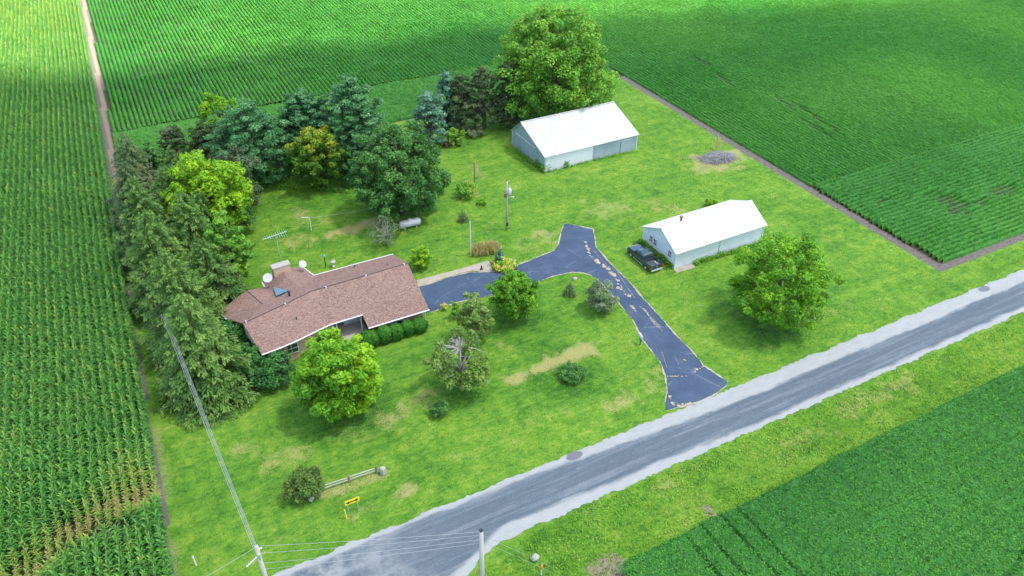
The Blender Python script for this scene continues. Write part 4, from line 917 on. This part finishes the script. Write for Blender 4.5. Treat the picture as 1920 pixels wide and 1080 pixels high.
# walls
def walls(poly, z1, name='wall', mat='brick'):
    mb = MB(); mb.prism([(x-hx, y-hy) for x, y in poly], 0, z1); return mb.build(name, M[mat], hs)
walls([(5.9, 64.4), (7.2, 64.55), (9.3, 64.95), (11.6, 65.6), (13.3, 65.95), (13.3, 68.6), (5.0, 67.5)], 2.62)
walls([(5.0, 67.6), (13.3, 68.7), (13.3, 74.2), (12.7, 76.6), (10.3, 76.5), (8.9, 75.6), (3.6, 72.6), (3.9, 71.)], 2.5)
walls([(13.4, 67.7), (16.9, 67.7), (16.9, 74.3), (13.4, 74.3)], 2.6, 'porch_wall', 'wall_small')
walls([(17.0, 64.35), (22.9, 64.35), (22.9, 74.3), (17.0, 74.3)], 2.15)
mb = MB(); mb.add([hl((22.95, 64.3, 2.1)), hl((22.95, 74.35, 2.1)), hl((22.95, 74.35, 2.55)), hl((22.95, 69.65, 4.35)), hl((22.95, 64.3, 2.2))], [(0, 1, 2, 3, 4)]); mb.build('gable', M['white'], hs)
mb = MB(); mb.box((22.98-hx, 69.3-hy, 1.1), (.06, 5.2, 2.1)); mb.build('garage_door', M['white'], hs)
mb = MB(); mb.add([hl((5.15, 64.6, 2.55)), hl((4.2, 70.6, 2.55)), hl((4.85, 67.4, 4.25))], [(0, 1, 2)]); mb.build('gable', M['white'], hs)
mb = MB(); mb.box((15.1-hx, 66.3-hy, .08), (3.5, 2.7, .2)); mb.build('porch_floor', M['concrete'], hs)
for x in (13.6, 16.3): MB().box((x-hx, 65.75-hy, 1.4), (.12, .12, 2.5)).build('porch_post', M['white'], hs)
f = MB(); f.box((14.3-hx, 67.64-hy, 1.15), (1., .08, 2.1)); d_ = f.build('door', M['oldwood'], hs); k_ = MB(); k_.box((14.65-hx, 67.58-hy, 1.05), (.06, .06, .12)); k_.build('handle', M['metal'], d_)
window(hs, 15.8-hx, 67.68-hy, 1.5, 1.2, 1.1, 'y'); window(hs, 8.4-hx, 64.76-hy, 1.6, 1.4, 1.2, 'y'); window(hs, 6.6-hx, 64.45-hy, 1.6, .9, 1.1, 'y'); window(hs, 19.8-hx, 64.33-hy, 1.35, 1.6, 1., 'y')
# ridge vents, chimney, gable wall stand-in, pipes
mb = MB()
for a, b in [('r0', 'r1'), ('r1', 'r2'), ('r2', 'r3')]:
    a, b = Vector(Pl[a]), Vector(Pl[b]); mb.tube([a+Vector((0, 0, .0)), b+Vector((0, 0, .0))], .055, 6)
mb.tube([Vector(Pl['g2']), Vector(Pl['g3'])], .045, 6); mb.build('ridge_cap', M['ridge'], roof)
cx_, cy_ = G(525.5, 496.5, 4.6); mb = MB(); mb.box((cx_-hx, cy_-hy, 2.2), (1.95, .85, 4.7), math.radians(4)); ch = mb.build('chimney', M['tan'], hs, bevel=.03)
mb = MB(); mb.box((cx_-hx, cy_-hy, 4.6), (2.05, .95, .1), math.radians(4)); mb.build('chimney_cap', M['stone'], ch)
def rz_(px, z): return hl((*G(*px, z), z))
def rp(px, z): q = G(*px, z); return (q[0]-hx, q[1]-hy, z)
# blue triangle laid on the valley slopes, standing in for a shaded gable wall
bz = [(*rp((512, 535.5), 4.0)[:2], 3.8), (*rp((540, 545), 4.25)[:2], 4.3), (*rp((518, 555), 4.2)[:2], 4.22)]
mb = MB(); mb.slab(bz, .05); mb.build('gable_stand_in', M['shaded_gable'], roof)
def stack(px, z, h_, r_, mt='black', nm_='vent_pipe'):
    q = rp(px, z); m_ = MB(); m_.tube([(q[0], q[1], z-.3), (q[0], q[1], z+h_)], r_, 8)
    if r_ > .08: m_.tube([(q[0], q[1], z+h_), (q[0], q[1], z+h_+.1), (q[0], q[1], z+h_+.16)], [r_*1.6, r_*1.6, .02], 8)
    m_.build(nm_, M[mt], roof)
stack((543, 556), 4.2, .6, .11); stack((556, 598), 3.7, .25, .06); stack((664.5, 500.5), 3.2, .3, .05); stack((727.5, 499), 4.0, .35, .05)
for px in [(461, 603), (535, 570), (611, 539), (686, 517), (758, 496)]: stack(px, 4.62, .12, .07, 'white', 'ridge_vent')
# dishes on brackets
def dish(px, z, r_, label, az):
    x, y = G(*px, z); e = thing('satellite_dish', label, 'satellite dish', (x, y, z-1.), az); mb = MB(); n = 20; rings = 5; vs = [(0, 0, 0)]
    for j in range(1, rings+1):
        for i in range(n): a = 2*math.pi*i/n; q = j/rings; vs.append((r_*q*math.cos(a), r_*q*math.sin(a), .22*r_*q*q))
    fs = [(0, 1+i, 1+(i+1) % n) for i in range(n)]+[(1+j*n+i, 1+(j+1)*n+i, 1+(j+1)*n+(i+1) % n, 1+j*n+(i+1) % n) for j in range(rings-1) for i in range(n)]
    Mx = Matrix.Rotation(math.radians(42), 4, 'X'); vs = [tuple(Mx @ Vector(v)+Vector((0, 0, 1.))) for v in vs]; mb.add(vs, fs)
    d_ = mb.build('reflector', M['dish'], e, smooth=True); sm_ = d_.modifiers.new('thick', 'SOLIDIFY'); sm_.thickness = .03
    mb = MB(); mb.tube([(0, .15, -.35), (0, .12, .6), (0, .02, .95)], .035, 6); mb.tube([(0, .1, -.3), (.35, .3, -.35)], .025, 5); mb.tube([(0, .1, -.3), (-.35, .3, -.35)], .025, 5); mb.build('mast', M['metal'], e)
    mb = MB(); t_ = Mx @ Vector((0, 0, r_*.9)); mb.tube([Mx @ Vector((0, -r_*.9, .15))+Vector((0, 0, 1)), t_+Vector((0, 0, 1.))], .02, 5); mb.box(tuple(t_+Vector((0, 0, 1.))), (.09, .09, .12)); mb.build('receiver_arm', M['metal'], e)
dish((502, 521.5), 4.3, .52, 'larger white satellite dish left of the chimney', math.radians(-25)); dish((567.5, 495.5), 3.9, .42, 'smaller white satellite dish right of the chimney', math.radians(5))

# ------------------------------------------------------------------ pickup
def pickup():
    e = thing('pickup_truck', 'dark blue green crew cab pickup parked beside the small shed', 'pickup truck', (51.9, 63.0, 0), 0); e.scale = (.88, .88, .88)
    # local: +y = front, length 5.9, width 2.0
    def loft(secs, mat, name, parent=None, cap=True, smooth=False):
        mb = MB(); n = len(secs[0]); vs = [p for s_ in secs for p in s_]; fs = []
        for i in range(len(secs)-1):
            for k in range(n): fs.append((i*n+k, i*n+(k+1) % n, (i+1)*n+(k+1) % n, (i+1)*n+k))
        if cap: fs += [tuple(range(n)), tuple((len(secs)-1)*n+k for k in range(n))]
        mb.add(vs, fs); return mb.build(name, mat, parent or e, smooth=smooth)
    def sec(y, w_, z0, z1, c=.1, tw=None):
        tw = tw if tw is not None else w_-.08
        return [(-w_, y, z0), (-w_, y, z1-c*1.6), (-tw, y, z1-c*.3), (-tw+c, y, z1), (tw-c, y, z1), (tw, y, z1-c*.3), (w_, y, z1-c*1.6), (w_, y, z0)]
    body = loft([sec(2.98, .8, .55, .9), sec(2.9, .93, .42, 1.08), sec(2.6, .99, .4, 1.17), sec(1.9, 1.0, .4, 1.24), sec(1.25, 1.0, .4, 1.3), sec(-1.0, 1.0, .4, 1.3), sec(-1.02, 1.0, .4, 1.22)], M['paint'], 'body')
    # cab greenhouse
    cab = loft([sec(1.45, .9, 1.22, 1.29, .03, .86), sec(.85, .88, 1.24, 1.82, .1, .72), sec(.3, .9, 1.24, 1.93, .1, .74), sec(-.55, .9, 1.24, 1.92, .1, .74), sec(-.9, .88, 1.24, 1.8, .1, .74), sec(-1.02, .86, 1.24, 1.3, .05, .82)], M['paint'], 'cab')
    # glass
    mb = MB(); mb.add([(-.78, 1.42, 1.31), (.78, 1.42, 1.31), (.64, .88, 1.8), (-.64, .88, 1.8)], [(0, 1, 2, 3)]); mb.build('windshield', M['glass'], e); mb = MB(); mb.add([(-.7, -.935, 1.79), (.7, -.935, 1.79), (.8, -1.035, 1.34), (-.8, -1.035, 1.34)], [(0, 1, 2, 3)])
    mb.build('rear_window', M['glass'], e)
    for s_ in (-1, 1):
        for (y0, y1, yt0, yt1) in ((.98, .22, .72, .2), (.12, -.72, .12, -.66)):
            mb = MB(); mb.add([(s_*.935, y0, 1.31), (s_*.935, y1, 1.31), (s_*.80, yt1, 1.78), (s_*.80, yt0, 1.78)], [(0, 1, 2, 3)]); o = mb.build('side_window', M['glass'], e); k = o.modifiers.new('t', 'SOLIDIFY'); k.thickness = .04; k.offset = 0
    # bed: floor, sides, tailgate
    mb = MB(); mb.box((0, -1.98, .8), (1.74, 1.84, .06)); mb.box((0, -1.11, 1.02), (1.74, .06, .42)); mb.box((-.72, -2.35, .95), (.25, .8, .25)); mb.box((.72, -2.35, .95), (.25, .8, .25)); mb.build('bed', M['bedliner'], e)
    for s_ in (-1, 1): MB().box((s_*.94, -1.98, .87), (.14, 1.9, .88)).build('bed_side', M['paint'], e, bevel=.025)
    mb = MB(); mb.box((0, -2.91, .93), (1.74, .07, .62)); tg = mb.build('tailgate', M['paint'], e, bevel=.02)
    mb = MB(); mb.box((0, -2.955, 1.02), (.22, .03, .07)); mb.build('tailgate_handle', M['rim'], tg)
    mb = MB(); mb.box((0, -3.0, .52), (1.9, .16, .2)); mb.build('rear_bumper', M['rim'], e, bevel=.03)
    mb = MB(); mb.box((0, -3.09, .58), (.34, .02, .17)); mb.build('number_plate', M['white'], e)
    mb = MB(); mb.box((0, 3.0, .55), (1.86, .14, .26)); mb.build('front_bumper', M['rim'], e, bevel=.04)
    mb = MB(); mb.box((0, 2.97, .86), (1.1, .06, .26)); mb.build('grille', M['black'], e)
    for s_ in (-1, 1):
        mb = MB(); mb.box((s_*.94, -2.94, 1.0), (.14, .06, .42)); mb.build('tail_light', M['redlight'], e)
        mb = MB(); mb.box((s_*.76, 2.93, .9), (.34, .12, .22)); mb.build('headlight', M['rim'], e, bevel=.02)
        mb = MB(); mb.box((s_*1.12, 1.08, 1.34), (.2, .1, .2)); mb.build('mirror', M['black'], e, bevel=.02)
        mb = MB(); mb.box((s_*1.02, .1, .42), (.08, 2.4, .05)); mb.build('running_board', M['rim'], e)
    mb = MB(); mb.tube([(.62, -1.6, .88), (.62, -2.5, .92)], .1, 8); mb.build('cargo_roll', M['white'], e)
    for y in (1.85, -1.75):
        for s_ in (-1, 1):
            mb = MB(); mb.tube([(s_*.74, y, .4), (s_*1.01, y, .4)], .4, 22); wh = mb.build('wheel', M['rubber'], e, bevel=.04)
            mb = MB(); mb.tube([(s_*.95, y, .4), (s_*1.03, y, .4)], [.24, .22], 16); mb.build('rim', M['rim'], wh)
            mb = MB(); mb.tube([(s_*.98, y-.52, .42), (s_*1.0, y-.42, .78), (s_*1.0, y, .93), (s_*1.0, y+.42, .78), (s_*.98, y+.52, .42)], .06, 6); mb.build('wheel_arch', M['black'], e)
    # door seams
    for s_ in (-1, 1):
        for y, l in ((.56, .8), (-.3, .9)):
            d_ = MB().box((s_*.995, y, .84), (.03, l, .8)).build('door', M['paint'], e, bevel=.012)
            MB().box((s_*1.02, y-l*.38, 1.02), (.03, .14, .035)).build('handle', M['black'], d_)
pickup()

# ------------------------------------------------------------------ poles, wires, yard furniture
def wire(name, label, a, b, sag, r=.022, cat='wire', group=None):
    a, b = Vector(a), Vector(b); mb = MB(); pts = [a.lerp(b, t)-Vector((0, 0, sag*4*t*(1-t))) for t in np.linspace(0, 1, 18)]; mb.tube(pts, r, 5); o = mb.build(name, M['wire'], None); return tag(o, label, cat, group)
# yard pole
yb = G(950, 431); e = thing('utility_pole', 'grey wooden utility pole with transformer standing alone on the back lawn', 'utility pole', (*yb, 0))
mb = MB(); mb.tube([(0, 0, -.2), (.02, 0, 4), (.03, 0, 7.35)], [.16, .13, .1], 10); mb.build('pole', M['pole'], e, smooth=True)
mb = MB(); mb.tube([(.35, -.1, 5.3), (.35, -.1, 5.4), (.35, -.1, 6.1), (.35, -.1, 6.2)], [.2, .24, .24, .12], 12); t_ = mb.build('transformer', M['dish'], e, smooth=True); mb = MB(); mb.tube([(.35, -.1, 6.2), (.38, -.1, 6.6)], .05, 6); mb.build('bushing', M['white'], t_)
mb = MB(); mb.box((-.22, -.12, 5.35), (.32, .28, .5)); mb.build('switch_box', M['copper'], e, bevel=.02)
mb = MB(); mb.tube([(.1, -.1, 5.0), (.55, -.35, 5.05)], .03, 6); mb.ell((.7, -.4, 5.0), (.16, .16, .1)); mb.build('yard_light', M['dish'], e)
MB().box((0, -.2, .95), (.22, .12, .4)).build('meter_box', M['black'], e); MB().ell((.03, 0, 7.38), (.1, .1, .08)).build('pole_cap', M['black'], e)
# near poles
q = G(480, 1024, 9.6); LPX = (*q, 9.6); e = thing('utility_pole', 'weathered utility pole at the lower left with wires and insulators', 'utility pole', (q[0], q[1], 0))
mb = MB(); mb.tube([(0, 0, -.2), (0, 0, 9.6)], [.19, .14], 12); mb.build('pole', M['pole'], e, smooth=True)
def insul(p0, p1, n=6):
    mb = MB(); p0, p1 = Vector(p0), Vector(p1)
    for k in range(n): c = p0.lerp(p1, (k+.5)/n); d = (p1-p0).normalized()*.035; mb.tube([c-d, c+d], [.1, .05], 10)
    mb.tube([p0, p1], .025, 6); return mb
insul((0, 0, 8.6), (-.95, -.35, 8.35), 7).build('insulator', M['white'], e); insul((.12, 0, 9.2), (.35, .0, 9.2), 2).build('insulator', M['white'], e); insul((0, .12, 8.5), (.1, .5, 8.5), 3).build('insulator', M['white'], e)
mb = MB(); mb.tube([(.02, -.17, 8.35), (.02, -.17, 8.9)], .09, 10); mb.build('fuse', M['metal'], e)
q2 = G(902, 994, 9.6); RPX = (*q2, 9.6); e = thing('utility_pole', 'bare grey utility pole at the bottom edge beside the road junction', 'utility pole', (q2[0], q2[1], 0))
mb = MB(); mb.tube([(0, 0, -.2), (0, 0, 9.55)], [.2, .15], 12); mb.build('pole', M['pole'], e, smooth=True); mb = MB(); mb.tube([(0, 0, 9.55), (0, 0, 9.62)], [.155, .14], 12); mb.build('pole_cap', M['black'], e)
far = (*G(308, 588, 9.3), 9.3); gw = 'wires running from the lower left pole into the spruces'
for k, (dx, lab) in enumerate([(-.28, 'power line into the spruces, leftmost of the parallel strands'), (-.12, 'power line into the spruces, second parallel strand from the left'), (.0, 'power line into the spruces, middle of the parallel strands'), (.12, 'power line into the spruces, rightmost of the parallel strands')]):
    wire('power_line', lab, (LPX[0]+dx*.7, LPX[1], 9.5-.28*k), (far[0]+dx*.9, far[1], far[2]-.1*k), .35, .014, 'power line', gw)
gx = 'wires crossing the road between the two lower poles'
for k, (za, zb, lab) in enumerate([(9.55, 9.5, 'highest thin wire crossing the road to the bottom edge pole'), (8.75, 9.1, 'second highest wire crossing the road to the bottom edge pole'), (7.6, 8.6, 'third highest wire crossing the road to the bottom edge pole'), (6.9, 8.2, 'lowest wire crossing the road to the bottom edge pole')]):
    wire('power_line', lab, (LPX[0]+.1, LPX[1], za), (RPX[0]-.12, RPX[1], zb), .12, .012, 'power line', gx)
lo = G(365, 1080, 8.5); wire('power_line', 'thin wire leaving the lower left pole towards the corn', (LPX[0], LPX[1], 9.5), (lo[0]-3, lo[1]-1.2, 8.7), .1, .014, 'power line')
g1 = G(1040, 1063, .3); wire('guy_wire', 'left strand of the guy wire slanting to the verge right of the bottom pole', (RPX[0], RPX[1], 9.1), (g1[0], g1[1], .1), .0, .012, 'guy wire', 'guy wires of the bottom edge pole')
wire('guy_wire', 'right strand of the guy wire slanting to the verge right of the bottom pole', (RPX[0], RPX[1], 8.4), (g1[0]-.35, g1[1]-.25, .1), .0, .012, 'guy wire', 'guy wires of the bottom edge pole')
# flag pole style white pole, wooden post, short post
def post(name, label, px, h_, r_, mt, cat, part=None):
    b = G(*px); mb = MB(); mb.tube([(0, 0, -.1), (0, 0, h_*.5), (0, 0, h_)], [r_, r_*.95, r_*.85], 8); mb.ell((0, 0, h_), (r_*1.05, r_*1.05, r_*.7), 8, 5); return tag(mb.build(name, M[mt], None, (*b, 0)), label, cat)
post('white_pole', 'tall thin white pole left of the tan ornamental grass', (883, 479), 5.0, .07, 'white', 'pole')
post('wooden_post', 'weathered wooden post next to the yellow flowered plants', (890, 347), 3.6, .1, 'oldwood', 'post')
post('garden_stake', 'short thin grey stake left of the tall white pole', (848, 491), 1.5, .035, 'pole', 'stake')
post('marker_post', 'short white marker post standing in grass near the corn', (368, 1060), 1.15, .07, 'white', 'marker')
b = G(690-0, 0) if 0 else G(650, 972); tag(MB().tube([(0, 0, 0), (-.02, 0, .75), (-.04, 0, 1.15)], [.05, .05, .045], 8).build('marker_stake', M['yellow'], None, (*b, 0)), 'short cream and yellow stake left of the arrow sign', 'marker')
b = G(1015, 1078); e = thing('marker_post', 'white post with orange top near the bottom edge', 'marker', (*b, 0)); MB().tube([(0, 0, 0), (0, 0, .75)], .06, 8).build('post', M['white'], e); MB().tube([(0, 0, .75), (0, 0, 1.25)], [.075, .07], 8).build('orange_top', M['orange'], e)
# clothesline
b = G(584, 432); e = thing('clothesline_pole', 'white T shaped clothesline pole on the back lawn', 'clothesline pole', (*b, 0)); MB().tube([(0, 0, -.1), (0, 0, 1.95)], .06, 8).build('post', M['white'], e); MB().tube([(.02, -.0, 1.95), (-.85, .55, 1.93)], .05, 8).build('crossbar', M['white'], e)
c2 = G(718, 386, 1.9); wire('clothesline', 'thin clothesline stretched from the white pole to the dark tree', (b[0], b[1], 1.93), (c2[0], c2[1], 1.8), .12, .012, 'clothesline')
# antenna behind the chimney
ab = G(543, 510, 3.); e = thing('tv_antenna', 'tall spindly television antenna rising behind the chimney', 'antenna', (10.9, 77.3, 0)); MB().tube([(0, 0, 0), (0, 0, 7.9)], [.04, .03], 6).build('mast', M['metal'], e)
mb = MB(); mb.tube([(-1.5, -.2, 7.6), (1.3, .15, 7.7)], .03, 5)
for k in range(11):
    x = -1.4+k*.25; l = .3+.06*k; mb.tube([(x, -l, 7.62), (x, l, 7.62)], .013, 4)
mb.build('elements', M['metal'], e)
# lamp post, bird bath, stick, tank
b = G(611, 501); e = thing('lamp_post', 'black lamp post with blue cap behind the house', 'lamp post', (*b, 0)); MB().tube([(0, 0, 0), (0, 0, 1.6)], .06, 8).build('post', M['black'], e); MB().tube([(0, 0, 1.6), (0, 0, 1.68), (0, 0, 1.82)], [.14, .17, .05], 10).build('lamp_cap', M['blue'], e)
b = G(625, 500); e = thing('bird_bath', 'white pedestal bird bath on the lawn behind the house', 'bird bath', (*b, 0)); MB().tube([(0, 0, 0), (0, 0, .08), (0, 0, .14), (0, 0, .5), (0, 0, .68)], [.22, .2, .1, .08, .13], 14).build('pedestal', M['dish'], e, smooth=True)
MB().tube([(0, 0, .66), (0, 0, .74), (0, 0, .8), (0, 0, .76), (0, 0, .72)], [.15, .32, .35, .3, .04], 18).build('basin', M['dish'], e, smooth=True)
b = G(580, 466); mb = MB(); mb.tube([(0, 0, 0), (.02, 0, .7), (0, .02, 1.3)], .03, 6); mb.tube([(0, 0, 1.), (-.18, 0, 1.2)], .02, 5)
for a in (0, 2.1, 4.2): mb.tube([(0, 0, .15), (.25*math.cos(a), .25*math.sin(a), 0)], .025, 5)
tag(mb.build('garden_stand', M['oldwood'], None, (*b, 0)), 'small rusty garden stand on a dry patch of the back lawn', 'garden stand')
b = G(769, 427); e = thing('propane_tank', 'white horizontal propane tank beside the nearly leafless tree', 'propane tank', (*b, 0), math.radians(-2)); mb = MB(); Lk, rk = 1.25, .5
pr = [(-Lk-.28, .02), (-Lk-.25, .2), (-Lk-.15, .38), (-Lk, .5), (Lk, .5), (Lk+.15, .38), (Lk+.25, .2), (Lk+.28, .02)]
mb.tube([(x, 0, .75) for x, _ in pr], [r_ for _, r_ in pr], 20); mb.build('tank', M['tank'], e, smooth=True); MB().tube([(0, 0, 1.22), (0, 0, 1.36), (0, 0, 1.42)], [.2, .2, .1], 12).build('valve_cap', M['dish'], e)
for x in (-.8, .8): MB().box((x, 0, .14), (.18, .7, .32)).build('leg', M['concrete'], e)
# mailbox
b = G(1200, 646); e = thing('mailbox', 'dark teal mailbox on a post at the left driveway edge', 'mailbox', (*b, 0), math.radians(-12)); MB().tube([(0, 0, 0), (0, 0, 1.05)], .07, 8).build('post', M['greenbox'], e); MB().box((.02, 0, .72), (.12, .5, .16)).build('newspaper_box', M['greenbox'], e)
mb = MB(); n = 9; sec_ = [(.14*math.cos(a), 1.22+.13*math.sin(a)) for a in np.linspace(0, math.pi, n)]+[(-.14, 1.05), (.14, 1.05)]
vs = [(x+0, -.1-.15, z) for x, z in sec_]+[(x, .45, z) for x, z in sec_]; k = len(sec_); mb.add(vs, [tuple(range(k)), tuple(reversed(range(k, 2*k)))]+[(i, (i+1) % k, k+(i+1) % k, k+i) for i in range(k)]); mb.build('box', M['dish'], e)
MB().box((.16, .2, 1.3), (.02, .05, .2)).build('flag', M['redlight'], e)
# arrow sign
b = G(664, 960); e = thing('arrow_sign', 'yellow sign with black double headed arrow facing the junction', 'road sign', (*b, 0), math.radians(0))
for x in (-.42, .42): MB().box((x, .03, .75), (.05, .05, 1.5)).build('post', M['metal'], e)
MB().box((0, 0, 1.45), (1.25, .03, .5)).build('sign_face', M['yellow'], e)
mb = MB(); A_ = [(-.55, 0), (-.3, .2), (-.3, .07), (.3, .07), (.3, .2), (.55, 0), (.3, -.2), (.3, -.07), (-.3, -.07), (-.3, -.2)]
vs = [(x, -.022, 1.45+z) for x, z in A_]; mb.add(vs, [(0, 9, 1), (1, 9, 8, 2), (2, 8, 7, 3), (3, 7, 6, 4), (4, 6, 5)]); mb.build('arrow', M['black'], e)
# rail fence
a, c_ = Vector((*G(604, 922), 0)), Vector((*G(706, 887), 0)); ang = math.atan2(c_.y-a.y, c_.x-a.x); L = (c_-a).length
e = thing('rail_fence', 'short weathered split rail fence beside the road', 'fence', tuple(a), ang)
for t in (0, .5, 1): MB().box((L*t, 0, .45), (.16, .16, .95)).build('post', M['oldwood'], e, bevel=.02)
for z, d1, d2 in ((.68, .03, -.02), (.36, -.02, .03)):
    for k in (0, 1): MB().tube([(L*.5*k, .0, z+d1), (L*.5*(k+.5), .04, z-.02), (L*.5*(k+1), 0, z+d2)], [.045, .055, .045], 7).build('rail', M['pole'], e)
b = G(719, 888); mb = MB(); mb.box((0, 0, .4), (.55, .5, .8), .3, .85); o = mb.build('stone_pillar', M['stone'], None, (*b, 0), bevel=.08); tag(o, 'pale grey stone pillar at the right end of the rail fence', 'pillar')
def rock(px, r_, label, sq=.6):
    b = G(*px); mb = MB(); mb.ell((0, 0, r_*sq*.6), (r_, r_*.8, r_*sq), 10, 7, .18); tag(mb.build('rock', M['stone'], None, (*b, 0), rz=random.random()*3, smooth=False), label, 'rock')
rock((583, 937), .32, 'pale rock at the foot of the olive yew'); rock((937, 466), .38, 'pale boulder at the right end of the tan ornamental grass'); rock((1078, 524), .3, 'small white rock on the grass inside the driveway curve')
rock((1003, 1047), .36, 'broken pale concrete lump on the verge near the guy wires'); rock((965, 489), .2, 'small white rock among the driveway bed flowers')
rk = [(918, 497), (922, 500), (926, 496), (915, 500)]
for i, px in enumerate(rk): rock(px, .14, ['small pale stone nearest the grass on the concrete strip end', 'small pale stone nearest the driveway on the concrete strip end', 'small pale stone touching the flower bed edging', 'small pale stone left of the others on the concrete strip'][i])
a, c_ = Vector((*G(921, 492), 0)), Vector((*G(928, 506), 0)); d = c_-a; tag(MB().box((0, 0, .12), (d.length, .16, .24)).build('timber_edging', M['oldwood'], None, tuple((a+c_)/2), math.atan2(d.y, d.x)), 'dark timber edging between concrete strip and flower bed', 'edging')
b = G(903, 506); tag(MB().tube([(0, 0, 0), (0, 0, .2), (0, 0, .38), (0, 0, .45), (0, 0, .58), (0, 0, .66)], [.15, .16, .1, .06, .1, .03], 10).build('garden_ornament', M['black'], None, (*b, 0), smooth=True), 'small dark garden figure on the concrete strip by the driveway', 'ornament')
# brush pile
c0 = G(1347, 297); mb = MB(); g = np.random.default_rng(3)
for k in range(520):
    a = g.random()*6.28; q = math.sqrt(g.random()); x, y = 2.5*q*math.cos(a), 1.25*q*math.sin(a); z = .75*(1-q*q)*g.random()**.5+.04; an = g.normal()*.7+g.choice([0, 1.2]); l = .5+g.random()*.8
    dz = g.normal()*.12; mb.tube([(x-l*math.cos(an), y-l*math.sin(an), max(.02, z-dz)), (x+.1*g.normal(), y+.1*g.normal(), z+.07), (x+l*math.cos(an), y+l*math.sin(an), max(.02, z+dz))], [.03, .035, .012], 4, False)
tag(mb.build('brush_pile', M['brush'], None, (*c0, 0), math.radians(-8)), 'heap of grey dead branches on the lawn near the bean field', 'brush pile', kind=None)
